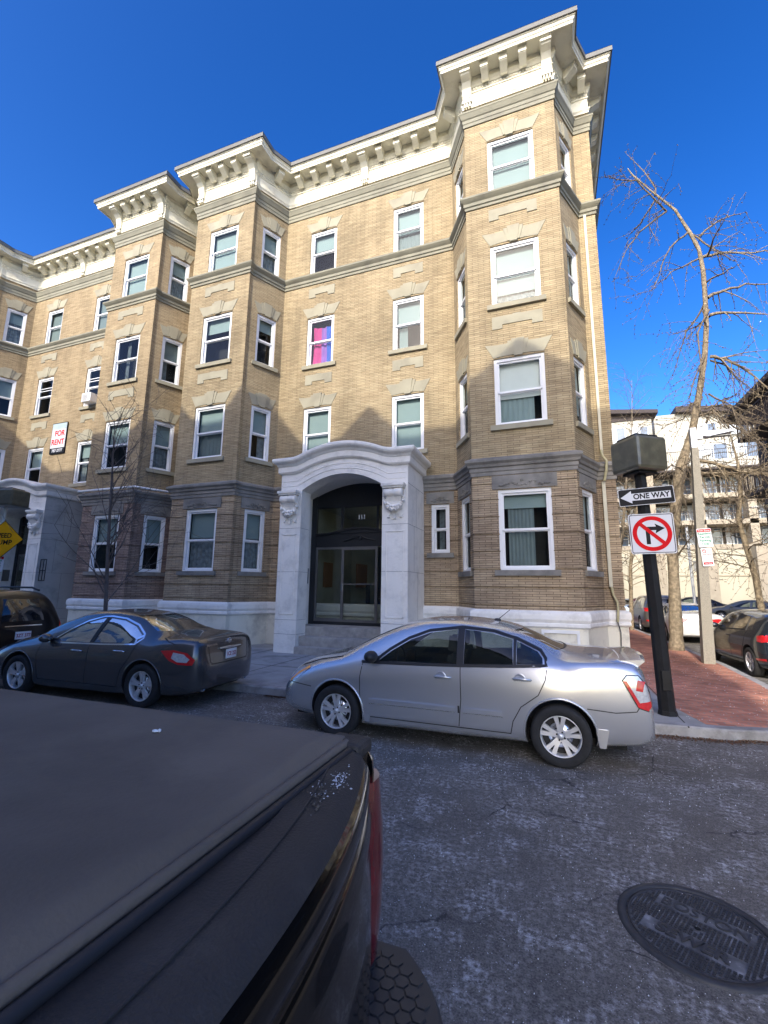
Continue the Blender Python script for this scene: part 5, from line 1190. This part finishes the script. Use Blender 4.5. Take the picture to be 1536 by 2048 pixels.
def plate_part(e, poly, y0, th, mat, name): m = MB(); m.prism([(x, y0, z) for x, z in poly], (0, -th, 0)); return m.build(name, mat, e)
def ring(m, r0, r1, y, th, n=48, c=(0, 0)):
    for i in range(n):
        a, b = 2*math.pi*i/n, 2*math.pi*(i+1)/n
        P = [(c[0]+r0*math.cos(a), y, c[1]+r0*math.sin(a)), (c[0]+r1*math.cos(a), y, c[1]+r1*math.sin(a)), (c[0]+r1*math.cos(b), y, c[1]+r1*math.sin(b)), (c[0]+r0*math.cos(b), y, c[1]+r0*math.sin(b))]
        m.face([(x, y-th, z) for x, _, z in P])
def letters(t, size, x, z, mat, e, y=-.006, sx=1.0, bold=0, sp=None): return text_mesh(t, size, (x, y, z), (1, 0, 0), (0, 0, 1), .0008, mat, 'lettering', e, bold=bold, sx=sx)
def signal_pole():
    e = empty('signal_pole', (1.47, 7.84, HP), 0, 'black tapering street pole standing in front of the brick corner', 'pole')
    m = MB(); m.tube([(0, 0, -.05), (-.085, .02, 3.62)], [.112, .082], 8, smooth=False); m.tube([(0, 0, -.02), (0, 0, .06)], [.135, .118], 8, smooth=False); m.build('shaft', polem, e)
    m = MB(); m.box(-.055, .055, -.125, -.10, .35, .62); m.build('access_cover', polem, e, bevel=.006)
    m = MB(); m.tube([(-.085, .02, 3.6), (-.085, .02, 3.72)], .05, 10); m.build('mounting_collar', polem, e)
    h = empty('pedestrian_signal', (1.385, 7.86, 3.99), R(34), 'dark olive pedestrian signal housing with rounded corners on top of the black pole', 'signal')
    m = MB(); a = .285; m.box(-a, a, -a, a, -.27, .27); m.build('housing', olive, h, bevel=.055)
    m = MB(); m.box(-a*.72, a*.72, -a*.72, a*.72, .271, .31); m.build('top_plate', polem, h, bevel=.012)
    m = MB(); m.box(-a*.6, a*.6, -a*.6, a*.6, -.31, -.271); m.build('bottom_plate', polem, h, bevel=.01)
    s = sign_base('one_way_sign', (1.415, 7.70, 3.315), 3.4, 4, 'black and white one way arrow sign on the black pole', 'road sign')
    plate_part(s, rrect(.765, .265, .02), .004, .004, signw, 'rim'); plate_part(s, rrect(.75, .25, .015), 0, .002, signb, 'plate')
    arrow = [(-.355, 0), (-.20, .098), (-.20, .055), (.335, .055), (.335, -.055), (-.20, -.055), (-.20, -.098)]
    plate_part(s, arrow, -.002, .002, signw, 'arrow'); letters('ONE WAY', .115, .07, 0, signb, s, -.005, .92, .0035)
    for z in (.10, -.10): plate_part(s, rrect(.014, .014, .006), -.002, .004, galv, 'bolt')
    s = sign_base('no_right_turn_sign', (1.452, 7.70, 2.735), 1.2, 4, 'square white no right turn sign with red ring on the black pole', 'road sign')
    plate_part(s, rrect(.61, .61, .035), .004, .004, signw, 'plate'); 
    m = MB(); o, i_ = rrect(.585, .585, .03), rrect(.565, .565, .022)
    for q in range(len(o)): w_ = (q+1) % len(o); m.face([(o[q][0], -.0015, o[q][1]), (o[w_][0], -.0015, o[w_][1]), (i_[w_][0], -.0015, i_[w_][1]), (i_[q][0], -.0015, i_[q][1])])
    m.build('border', signb, s)
    plate_part(s, [(-.085, -.16), (-.03, -.16), (-.03, .05), (.06, .05), (.045, .0), (.175, .075), (.045, .15), (.06, .105), (-.085, .105)], 0, .002, signb, 'turn_arrow')
    m = MB(); ring(m, .205, .265, 0, .003); c_, q = math.cos(R(-45)), math.sin(R(-45)); m.prism([(x*c_-z*q, -.0035, x*q+z*c_) for x, z in ((-.21, -.027), (.21, -.027), (.21, .027), (-.21, .027))], (0, -.001, 0)); m.build('red_ring_and_bar', signr, s)
signal_pole()
def lamp_post():
    e = empty('street_lamp', (3.56, 13.75, HP), 0, 'tall tapered concrete lamp post with flat grey lamp head over the brick pavement', 'street lamp')
    m = MB(); P = []
    for z, x, r in ((-.1, 0, .125), (5.57, .205, .078)): P.append([(x-r, -r, z), (x+r, -r, z), (x+r, r, z), (x-r, r, z)])
    for i in range(4): m.face([P[0][i], P[0][(i+1) % 4], P[1][(i+1) % 4], P[1][i]])
    m.face(P[1]); m.build('concrete_post', concp, e, bevel=.015)
    m = MB(); m.box(.125, .275, -.08, .08, 5.56, 6.12); m.box(.28, .42, -.05, .05, 5.80, 6.0); m.build('bracket', galv, e, bevel=.01)
    m = MB(); m.prism([(.40, -.11, 5.86), (.52, -.13, 5.83), (1.10, -.12, 5.93), (1.12, -.1, 5.985), (.6, -.12, 5.98), (.42, -.1, 5.97)], (0, .24, 0)); m.build('lamp_head', galv, e, bevel=.012)
    m = MB(); m.box(.6, 1.02, -.08, .08, 5.835, 5.85); m.build('lamp_lens', plain('lamp_lens_grey', (.3, .31, .30), .3), e)
    s = sign_base('permit_parking_sign', (3.735, 13.60, 3.26), 3, 3, 'white resident permit parking sign with red header on the concrete lamp post', 'parking sign')
    plate_part(s, rrect(.32, .48, .02), .004, .004, signw, 'plate'); plate_part(s, rrect(.30, .075, .01, 2), -.001, .001, signr, 'header') .location = (0, 0, .185)
    letters('Tow Zone', .055, 0, .185, signw, s, -.004, 1.1, .001)
    for i, t in enumerate(('Resident', 'Permit', 'Parking', 'Only')): letters(t, .085, 0, .105-.088*i, signg, s, -.003, 1.0, .002)
    s = sign_base('street_cleaning_sign', (3.745, 13.60, 2.765), 3, 3, 'small white no parking street cleaning sign below the permit parking sign', 'parking sign')
    plate_part(s, rrect(.245, .46, .02), .004, .004, signw, 'plate'); m = MB(); ring(m, .035, .05, 0, .002, 24, (-.05, .155)); m.prism([(-.085, -.0025, .185), (-.08, -.0025, .19), (-.015, -.0025, .125), (-.02, -.0025, .12)], (0, -.001, 0)); m.build('red_ring', signr, s); letters('P', .06, -.05, .155, signb, s, -.0015, 1, .001)
    letters('Street Cleaning', .034, 0, .07, signr, s, -.003, .9, .0005); m = MB(); [m.box(-.085, .085-.02*(k % 2), -.004, -.002, .022-.038*k, .034-.038*k) for k in range(4)]; m.build('small_print_lines', plain('faint_grey_print', (.35, .33, .34), .7), s)
    plate_part(s, [(-.10, -.19), (.10, -.19), (.10, -.13), (-.10, -.13)], 0, .002, signr, 'red_strip'); letters('Tow Zone', .036, 0, -.16, signw, s, -.004, 1, .0006)
lamp_post()
def left_signs():
    e = empty('speed_hump_pole', (-14.55, 8.05, HP), 0, 'thin grey pole carrying the yellow diamond sign at the left edge', 'pole'); m = MB(); m.tube([(0, 0, -.05), (.0, 0, 4.0)], .04, 10); m.build('shaft', galv, e)
    s = sign_base('speed_hump_sign', (-14.2, 7.9, 3.10), 0, 28, 'yellow diamond speed hump warning sign at the left edge of the street', 'road sign')
    d = .52; plate_part(s, [(0, -d), (d, 0), (0, d), (-d, 0)], .004, .004, signb, 'border'); d = .50; plate_part(s, [(0, -d), (d, 0), (0, d), (-d, 0)], 0, .002, signy, 'plate')
    letters('SPEED', .185, 0, .095, signb, s, -.004, .85, .004); letters('HUMP', .185, 0, -.095, signb, s, -.004, .95, .004)
    s = sign_base('left_permit_sign', (-14.3, 7.9, 2.42), 0, 28, 'white permit parking sign with red header under the yellow diamond sign', 'parking sign')
    plate_part(s, rrect(.34, .42, .02), .004, .004, signw, 'plate'); plate_part(s, rrect(.32, .07, .01, 2), -.001, .001, signr, 'header').location = (0, 0, .16); letters('Tow Zone', .05, 0, .16, signw, s, -.004, 1, .001); letters('Resident\nPermit\nParking', .075, 0, .02, signg, s, -.003, .95, .002)
    h = empty('left_pedestrian_signal', (-14.35, 8.0, 4.27), R(15), 'dark olive pedestrian signal housing above the yellow diamond sign', 'signal')
    m = MB(); a = .30; m.box(-a*1.2, a*1.2, -a, a, -.24, .24); m.build('housing', olive, h, bevel=.05); m = MB(); m.box(-a*.8, a*.8, -a*.7, a*.7, .241, .28); m.build('top_plate', polem, h, bevel=.01)
left_signs()
def far_poles():
    e = empty('grey_sign_pole', (7.45, 30, 0), 0, 'thin grey pole with a blank sign back seen between tree trunk and concrete post', 'pole'); m = MB(); m.tube([(0, 0, 0), (-.05, 0, 5.6)], .075, 10); m.build('shaft', galv, e); m = MB(); m.box(.07, .40, -.12, -.10, 3.05, 3.65); m.build('sign_back', signback, e)
    e = empty('far_street_lamp', (9.6, 24, 0), 0, 'street lamp with pale flat head reaching in from the right edge', 'street lamp'); m = MB(); m.tube([(0, 0, 0), (0, 0, 5.7)], [.12, .08], 10); m.build('post', galv, e)
    m = MB(); m.tube([(0, 0, 5.65), (-.4, 0, 5.68)], .04, 8); m.prism([(-.35, -.12, 5.62), (-1.15, -.12, 5.60), (-1.2, -.12, 5.65), (-.7, -.12, 5.72), (-.35, -.12, 5.74)], (0, .24, 0)); m.build('lamp_head', galv, e)
    s = sign_base('orange_diamond_sign', (9.05, 23.8, 3.18), 0, 0, 'orange diamond sign at the right edge beyond the hatchback', 'road sign'); d = .34; plate_part(s, [(0, -d), (d, 0), (0, d), (-d, 0)], .004, .006, signo, 'plate'); m = MB(); m.tube([(0, .03, -3.2), (0, .03, .3)], .03, 8); m.build('post', galv, s)
far_poles()
# for rent sign and window air conditioner on the neighbouring building
def on_wall():
    s = sign_base('for_rent_sign', (-19.53, YM-.06, 8.07), 0, 0, 'white for rent sign with red letters hung on the wall of the left building', 'sign')
    plate_part(s, rrect(.925, 1.385, .03), .045, .04, signb, 'board'); plate_part(s, [(-.44, -.44), (.44, -.44), (.44, .40), (-.44, .40)], .004, .003, signw, 'face'); plate_part(s, [(-.44, .40), (.44, .40), (.44, .66), (-.44, .66)], .004, .003, plain('sign_pale_blue_band', (.42, .52, .55), .5), 'header')
    letters('FOR', .34, .06, .20, signr, s, -.004, .95, .008); letters('RENT', .34, 0, -.19, signr, s, -.004, .93, .008); letters('787-2777', .17, .02, -.565, signw, s, -.004, 1.0, .006)
    a = empty('window_air_conditioner', (-17.66, YM-.02, 9.52), 0, 'white air conditioner sticking out of a third floor window of the left building', 'air conditioner')
    m = MB(); m.box(-.26, .26, -.38, .05, -.19, .19); m.build('casing', white, a, bevel=.015); m = MB()
    for i in range(9): m.box(-.22, .10, -.388, -.379, -.15+.034*i, -.135+.034*i)
    m.build('grille', plain('ac_grille_grey', (.45, .45, .44), .6), a)
on_wall()
# ================================================================== trees
bark = plain('tan_furrowed_bark', (.235, .19, .13), .9, var=.45, scale=11, bump=1.0, bscale=16, dirt=(.13, .105, .07), dscale=6)
twigm = plain('brown_grey_twig', (.15, .12, .085), .9, var=.25, scale=4)
darkbark = plain('dark_grey_bark', (.11, .095, .09), .9, var=.2, scale=6)
def grow(m, p, d, L, r, depth, rnd, droop=.15, spur=False, n=5, wob=.25):
    pts = [Vector(p)]; rad = [r]; d = Vector(d).normalized(); k = max(3, int(L/.25)); out = []
    for i in range(k):
        d = (d+Vector((rnd.gauss(0, wob*.35), rnd.gauss(0, wob*.35), rnd.gauss(0, wob*.3)-droop*.25))).normalized(); pts.append(pts[-1]+d*L/k); rad.append(r*(1-.8*(i+1)/k)+.0015); out.append((pts[-1].copy(), d.copy(), rad[-1]))
    m.tube(pts, rad, n, cap=False)
    if spur:
        for q, dd, rr in out:
            for _ in range(2):
                o = Vector((rnd.gauss(0, 1), rnd.gauss(0, 1), rnd.gauss(0, 1))).normalized(); m.tube([q, q+o*rnd.uniform(.02, .05)], [.008, .011], 4, cap=False)
    if depth > 0:
        for q, dd, rr in out[1:]:
            for _ in range(rnd.choice((0, 1, 1, 2)) if depth > 1 else rnd.choice((0, 1))):
                s = dd.cross(Vector((rnd.gauss(0, 1), rnd.gauss(0, 1), rnd.gauss(0, 1)))).normalized(); grow(m, q, dd*.55+s*.8, L*rnd.uniform(.3, .6), max(.004, rr*.6), depth-1, rnd, droop, spur, 4, wob)
BR = [[(4.45,16.45,15.24),(3.48,16.06,14.34),(3.01,15.67,13.6),(2.44,15.28,12.21)],[(4.15,16.45,15.92),(4.29,16.82,16.59),(4.06,17.19,17.78),(3.58,17.56,19.19)],[(4.17,16.45,15.86),(3.67,16.87,15.27),(3.31,17.29,15.19)],[(5.04,16.45,14.2),(4.5,16.25,13.76),(4.11,16.06,13.11),(3.84,15.86,12.28),(3.6,15.67,11.78)],[(5.24,16.45,13.13),(4.89,16.45,12.97),(4.37,16.44,12.78),(3.87,16.44,12.35)],[(5.04,16.45,14.2),(5.4,16.4,13.67),(5.81,16.34,13.08),(6.14,16.29,12.68)],[(5.24,16.45,13.1),(5.83,16.61,13.28),(6.67,16.77,13.2),(7.49,16.94,13.18)],[(5.31,16.45,13.96),(6.0,16.76,14.63),(6.41,17.07,14.94),(7.06,17.37,15.18)],[(5.5,16.45,13.14),(5.48,15.8,13.26),(5.67,15.15,13.53)],[(5.34,16.45,12.21),(5.62,15.7,11.91),(5.69,14.94,11.62)],[(5.34,16.45,11.63),(5.92,16.81,12.0),(6.7,17.17,12.27),(7.62,17.52,12.35)],[(5.34,16.45,10.98),(5.9,16.34,10.87),(6.94,16.23,10.5)],[(5.25,16.45,11.44),(4.97,16.66,10.95),(4.76,16.87,10.75),(4.59,17.08,10.21),(4.35,17.29,9.4)],[(5.34,16.45,11.16),(4.79,15.92,10.14),(4.62,15.39,8.91),(4.45,14.86,8.13)],[(5.21,16.45,9.53),(5.58,16.39,9.33),(6.07,16.33,8.85),(6.67,16.28,7.88)],[(5.21,16.45,9.4),(5.69,16.69,9.19),(6.1,16.92,8.74),(6.66,17.16,8.26)],[(5.06,16.45,8.19),(5.48,16.02,7.62),(5.41,15.58,6.87)],[(4.9,16.45,7.3),(5.49,17.16,8.18),(6.4,17.87,8.66)],[(5.34,16.45,10.95),(5.12,17.09,10.97),(4.46,17.73,11.15)],[(4.45,16.45,15.24),(4.09,16.07,15.42),(3.46,15.7,16.08),(2.87,15.32,15.97),(2.52,14.95,15.84)],[(5.12,16.45,9.67),(4.51,15.69,8.51),(4.05,14.93,7.46)],[(4.59,16.45,6.06),(5.24,16.49,5.8),(5.81,16.54,5.54),(6.38,16.58,5.51)],[(4.2,16.45,5.83),(4.71,16.8,5.7),(5.42,17.15,5.73),(6.15,17.5,5.78),(6.89,17.86,5.98)],[(3.7,16.45,2.92),(3.87,16.26,3.25),(4.19,16.07,3.71)],[(4.66,16.45,7.49),(5.03,16.22,7.58),(5.48,16.0,6.89),(5.91,15.77,6.34),(6.05,15.54,5.88)],[(3.96,16.45,5.15),(4.09,16.39,4.76),(4.49,16.33,4.65),(5.07,16.26,4.75),(5.88,16.2,4.65)],[(4.57,16.45,6.51),(4.18,16.07,5.92),(3.94,15.7,5.55),(3.57,15.32,5.7),(3.23,14.94,5.28)],[(3.98,16.45,4.71),(3.64,16.15,4.31),(3.41,15.86,3.75),(3.07,15.56,3.28)],[(4.84,16.45,8.16),(4.49,16.38,7.87),(4.25,16.32,7.42),(3.65,16.25,7.23)],[(4.93,16.45,7.76),(5.42,16.45,7.85),(5.95,16.44,7.25),(6.48,16.44,6.92)]]
def big_tree():
    e = empty('bare_tree', (3.46, 16.45, 0), 0, 'tall bare tree with leaning trunk and knobbly twigs at the brick pavement edge', 'tree', 'bare street trees')
    T = [(3.46, .05, .25), (3.50, .5, .20), (3.55, 1.6, .18), (3.62, 3.19, .165), (3.83, 4.79, .15), (4.09, 5.93, .14), (4.51, 7.06, .12), (4.83, 8.40, .105), (5.08, 9.6, .09), (5.22, 10.64, .085), (5.28, 11.73, .078), (5.31, 12.6, .072), (5.27, 13.43, .066), (5.10, 14.06, .06), (4.71, 15.19, .045), (4.01, 16.25, .03), (3.51, 17.06, .03), (3.33, 17.5, .012)]
    rnd = random.Random(21); m = MB(); P = []; Rr = []
    for (a, b) in zip(T[:-1], T[1:]):
        for i in range(4): t = i/4; P.append((a[0]+(b[0]-a[0])*t, 16.45, a[1]+(b[1]-a[1])*t)); Rr.append((a[2]+(b[2]-a[2])*t)*.93*(1+.09*rnd.uniform(-1, 1)))
    m.tube(P, Rr, 14); m.tube([(3.52, 16.45, 3.0), (3.75, 16.35, 4.0), (3.95, 16.3, 5.2), (4.3, 16.4, 6.4)], [.12, .13, .12, .08], 10); m.build('trunk', bark, e)
    for i, b in enumerate(BR):
        m = MB(); r0 = .055 if i in (6, 10, 11, 14, 21, 22) else .03; n = len(b); P = []; Rr = []
        for k in range(n-1):
            for j in range(3): t = j/3; P.append(Vector(b[k]).lerp(Vector(b[k+1]), t)+Vector((0, 0, .04*rnd.uniform(-1, 1)))); Rr.append(r0*(1-.8*(k+t)/(n-1))+.004)
        P.append(Vector(b[-1])); Rr.append(.004); m.tube(P, Rr, 6, cap=False)
        for j, p in enumerate(P[1:]):
            dd = (P[min(j+2, len(P)-1)]-P[j]).normalized()
            for _ in range(2 if i > 13 else rnd.choice((0, 1, 1, 1))):
                s = dd.cross(Vector((rnd.gauss(0, 1), rnd.gauss(0, 1), rnd.gauss(0, 1)))).normalized(); grow(m, p, dd*.5+s*.7+Vector((0, 0, -.25)), rnd.uniform(.5, 1.5), max(.0065, Rr[j+1]*.45), 1, rnd, .5, True, 4, .3)
            for _ in range(3):
                o = Vector((rnd.gauss(0, 1), rnd.gauss(0, 1), rnd.gauss(0, 1))).normalized(); m.tube([p, p+o*rnd.uniform(.03, .07)], [.01, .013], 4, cap=False)
        m.build('branch', bark if r0 > .04 else twigm, e)
    for k in kids(e): k.matrix_parent_inverse = Matrix.Translation((-3.46, -16.45, 0))
big_tree()
def procedural_tree(name, T, label, mat, tw, seed, nb, bl, up=.6, droop=.1, z0=.25, depth=2, rt=.02, spread=1.0, group='bare street trees', lean=None, spur=False):
    base = Vector(T[0][:3]); e = empty(name, base, 0, label, 'tree', group); rnd = random.Random(seed); m = MB(); P = [Vector(t[:3])-base for t in T]; Rr = [t[3] for t in T]
    m.tube(P, Rr, 10); m.build('trunk', mat, e); H = P[-1].z
    m = MB()
    for i in range(nb):
        t = z0+(1-z0)*(i+.5)/nb; z = H*t; k = next(q for q in range(len(P)-1) if P[q+1].z >= z-1e-6); u = (z-P[k].z)/(P[k+1].z-P[k].z); p = P[k].lerp(P[k+1], u); a = rnd.uniform(0, 6.28)
        d = Vector((math.cos(a)*spread, math.sin(a)*spread, up)); grow(m, p, d, bl*(1-.45*t)*rnd.uniform(.7, 1.2), max(.006, rt*(1-.5*t)), depth, rnd, droop, spur, 5, .22)
    m.build('crown', tw, e); return e
procedural_tree('small_bare_tree', [(-10.55, 8.35, .08, .055), (-10.55, 8.35, 1.3, .048), (-10.62, 8.3, 2.6, .042), (-10.75, 8.3, 4.0, .03), (-10.85, 8.3, 5.2, .018), (-10.95, 8.3, 6.3, .006)], 'small dark leafless street tree in front of the left bay tower', darkbark, darkbark, 8, 28, 2.3, 1.35, -.2, .20, 2, .017, .8)
procedural_tree('slender_bare_tree', [(7.7, 22, 0, .13), (7.6, 22, 2.5, .11), (7.42, 22, 3.7, .10), (7.26, 22, 4.85, .09), (7.45, 22, 5.9, .08), (7.49, 22, 7.2, .05), (7.3, 22, 9, .02)], 'slender bare tree with pale forked trunk at the far right of the side street', bark, twigm, 12, 26, 3.4, .35, .25, .3, 2, .03, 1.0, spur=True)
procedural_tree('distant_bare_tree', [(3.3, 30, 0, .12), (3.7, 30, 3, .10), (4.2, 30, 6, .08), (4.6, 30, 9, .05), (5.1, 30, 12, .03), (5.3, 30, 15, .008)], 'thin pale bare tree rising behind the signal housing next to the brick corner', bark, twigm, 14, 34, 3.2, .8, .1, .2, 2, .028, .8)
procedural_tree('twiggy_bare_tree', [(3.35, 24, 0, .10), (3.5, 24, 3, .08), (3.9, 24, 5.2, .06), (4.2, 24, 7.2, .02)], 'dense twiggy tan tree between the brick corner and the leaning trunk', bark, plain('tan_twig', (.25, .195, .12), .9), 17, 40, 2.2, .5, .35, .25, 2, .022, .9)
# ================================================================== buildings beyond the side street
cw = plain('cream_render_wall', (.47, .44, .335), .85, var=.04, scale=.5); cb = plain('tan_concrete_beam', (.36, .31, .23), .85, var=.1); cwh = plain('white_render', (.41, .40, .35), .8, var=.04); dk = plain('dark_brown_eave', (.045, .035, .035), .8)
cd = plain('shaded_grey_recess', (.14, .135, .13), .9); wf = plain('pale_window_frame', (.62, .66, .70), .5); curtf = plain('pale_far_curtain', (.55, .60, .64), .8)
def far_building():
    b = empty('terraced_apartment_building', (10, 48, 0), 0, 'cream and white terraced apartment building with balconies beyond the far car park', 'building'); rnd = random.Random(2)
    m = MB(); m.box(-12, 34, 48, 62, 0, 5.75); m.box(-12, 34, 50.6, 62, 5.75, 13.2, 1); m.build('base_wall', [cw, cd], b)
    m = MB(); m.box(-12, 34, 47.93, 47.99, 3.35, 3.42)
    m.build('wall_joint', cb, b)
    for x in (5.3, 9.2, 13.1, 17.0, 20.9, 24.8):
        m = MB(); m.box(x-.5, x+.5, 46.9, 48, 0, 5.9); m.box(x-.32, x+.32, 47.9, 49.2, 5.9, 13.2); m.build('pilaster', cb, b)
    for z in (5.75, 8.0, 10.45): m = MB(); m.box(-12, 34, 47.9, 50.6, z, z+.42); m.build('floor_beam', cb, b)
    for fl, z in enumerate((6.17, 8.42, 10.87)):
        for i in range(14):
            x = -2+1.95*i; h = 1.75 if fl < 2 else 2.0; w = 1.55
            m = MB(); m.box(x, x+w, 50.3, 50.4, z+.1, z+h); g = m.build('window', glass_far, b)
            m = MB(); 
            for q in ((x-.06, x+.02), (x+w*.5-.04, x+w*.5+.04), (x+w-.02, x+w+.06)): m.box(q[0], q[1], 50.22, 50.38, z+.1, z+h)
            m.box(x, x+w, 50.22, 50.38, z+h-.06, z+h+.02); m.box(x, x+w, 50.22, 50.38, z+.85, z+.92); m.build('window_frame', wf, g)
            if rnd.random() < .8: m = MB(); s = rnd.uniform(.3, .5)*w; x0 = x+rnd.choice((.03, w-s-.03)); m.box(x0, x0+s, 50.26, 50.29, z+.15, z+h-.08); m.build('curtain', curtf, g)
            if rnd.random() < .45: m = MB(); m.box(x+.3, x+.9, 49.9, 50.3, z+h-.5, z+h-.1); m.build('air_conditioner', cwh, g)
        m = MB()
        for x in [-2+.22*k for k in range(150)]: m.box(x, x+.03, 47.95, 47.98, z, z+.75)
        m.box(-4, 32, 47.93, 48.0, z+.75, z+.80)
        if fl: m.build('balcony_railing', dk, b)
    m = MB(); m.box(-12, 34, 47.6, 62, 13.05, 13.2, 1); m.box(-12, 34, 47.7, 62, 13.2, 14.0); m.build('parapet', [cwh, dk], b)
    # upper set-back storeys
    m = MB(); m.box(10.9, 34, 52, 62, 14, 20.2); ey = 52
    m.build('upper_wall', cwh, b)
    m = MB(); m.prism([(12.8, 51.3, 20.2), (30, 51.3, 18.4), (30, 51.3, 18.9), (12.8, 51.3, 20.8)], (0, 9, 0)); m.build('upper_eave', dk, b)
    def win(x, z, w, h, y=51.93, ac=False):
        m = MB(); m.box(x, x+w, y-.06, y, z, z+h); g = m.build('window', glass_far, b); m = MB()
        for q in (x-.05, x+w*.5-.03, x+w-.01): m.box(q, q+.07, y-.12, y-.06, z, z+h)
        m.box(x, x+w, y-.12, y-.06, z-.04, z+.05); m.box(x, x+w, y-.12, y-.06, z+h-.04, z+h+.04); m.build('window_frame', wf, g)
        m = MB(); m.box(x+.05, x+w*.45, y-.09, y-.065, z+.05, z+h-.05); m.build('curtain', curtf, g)
        if ac: m = MB(); m.box(x+.2, x+.8, y-.4, y-.1, z, z+.45); m.build('air_conditioner', cwh, g)
    for x in (14.6, 17.3): win(x, 15.0, 2.3, 1.6, ac=True); win(x+.1, 17.5, 1.5, 1.3)
    win(20.2, 15.0, 2.3, 1.6); win(20.2, 17.5, 1.5, 1.3)
    # angled block and the left tower block
    m = MB(); m.prism([(14.2, 51.9, 14), (10.0, 57, 14), (10.0, 60, 14), (14.2, 60, 14)], (0, 0, 6.0)); m.build('angled_wall', cwh, b)
    m = MB(); A = [(14.4, 51.3, 20.2), (9.2, 57.6, 19.7), (9.2, 61, 19.7), (14.4, 61, 20.2)]; m.prism(A, (0, 0, .6)); m.build('angled_eave', dk, b)
    F = Frame((10.0, 57), (14.2, 51.9)); m = MB(); F.box(m, 3.3, 5.3, 16.1, 18.3, .02, .08); g = m.build('window', glass_far, b); m = MB()
    for u in (3.25, 4.25, 5.25): F.box(m, u, u+.1, 16.1, 18.3, .08, .14)
    F.box(m, 3.3, 5.3, 16.0, 16.12, .08, .14); F.box(m, 3.3, 5.3, 16.7, 16.78, .08, .14); m.build('window_frame', wf, g)
    m = MB(); m.box(-2, 9.9, 48.3, 60, 13.9, 18.75); m.build('left_block_wall', cwh, b)
    m = MB(); m.prism([(-2, 47.6, 20.3), (10.4, 47.6, 19.0), (10.4, 47.6, 19.35), (-2, 47.6, 20.9)], (0, 12, 0)); m.prism([(-2, 48.2, 18.7), (10.0, 48.2, 18.7), (10.0, 48.2, 19.05), (-2, 48.2, 20.35)], (0, 11, 0)); m.build('left_block_eave', dk, b)
    for x, z, w, h in ((6.0, 16.4, 1.5, 1.6), (8.1, 16.2, 1.4, 1.7), (6.0, 14.2, 1.6, 1.2), (8.1, 14.2, 1.4, 1.2)): win(x, z, w, h, 48.28)
    m = MB()
    for k in range(50): m.box(10+.16*k, 10.02+.16*k, 48.0, 48.03, 14, 15.0)
    m.box(10, 18, 47.99, 48.04, 15.0, 15.05); m.build('roof_railing', dk, b)
    for k in kids(b): k.matrix_parent_inverse = Matrix.Translation((-10, -48, 0))
far_building()
def dark_building():
    b = empty('dark_grey_building', (9.6, 18, 0), 0, 'dark grey building with wide eaves and iron balconies at the right edge', 'building')
    g_ = plain('dark_grey_cladding', (.055, .055, .062), .8, var=.15, scale=2)
    F = Frame((9.7, 26), (9.7, 4)); m = MB(); ops = {0: [(1.0+3.2*i, 2.4+3.2*i, z, z+1.6) for i in range(6) for z in (1.2, 4.2, 7.2)]}
    wall(m, [(9.7, 26), (9.7, 4)], [(0, 10.4, 0, 0)], ops, .2); m.box(9.95, 20, 4, 26, 0, 10.4); m.face([(9.7, 26, 0), (9.95, 26, 0), (9.95, 26, 10.4), (9.7, 26, 10.4)]); m.build('wall', g_, b)
    for o in ops[0]:
        m = MB(); F.box(m, o[0], o[1], o[2], o[3], -.15, -.10); g = m.build('window', glass_far, b); m = MB(); F.box(m, o[0]+.65, o[0]+.72, o[2], o[3], -.1, -.06); F.box(m, o[0], o[1], o[2]+.8, o[2]+.86, -.1, -.06); m.build('window_frame', plain('black_frame', (.02, .02, .02), .6) if 'black_frame' not in MATS else MATS['black_frame'], g)
    m = MB(); m.prism([(8.7, 27, 10.6), (9.7, 26, 11.3), (9.7, 4, 11.3), (8.7, 3, 10.6)], (0, 0, .25)); m.prism([(8.7, 27, 10.6), (9.8, 27, 10.35), (20, 27, 10.35), (20, 27, 11.4), (14, 27, 14.0)], (0, -24, 0)); m.build('roof', dk, b)
    for z in (6.2, 8.9):
        m = MB(); m.box(8.6, 9.7, 20, 25, z, z+.12)
        for k in range(34): m.box(8.62, 8.65, 20+.148*k, 20.03+.148*k, z+.12, z+1.05)
        for k in range(8): m.box(8.62+.148*k, 8.65+.148*k, 24.97, 25, z+.12, z+1.05)
        m.box(8.6, 8.66, 20, 25, z+1.05, z+1.1); m.box(8.6, 9.7, 24.95, 25, z+1.05, z+1.1); m.build('balcony', dk, b)
    for k in kids(b): k.matrix_parent_inverse = Matrix.Translation((-9.6, -18, 0))
dark_building()
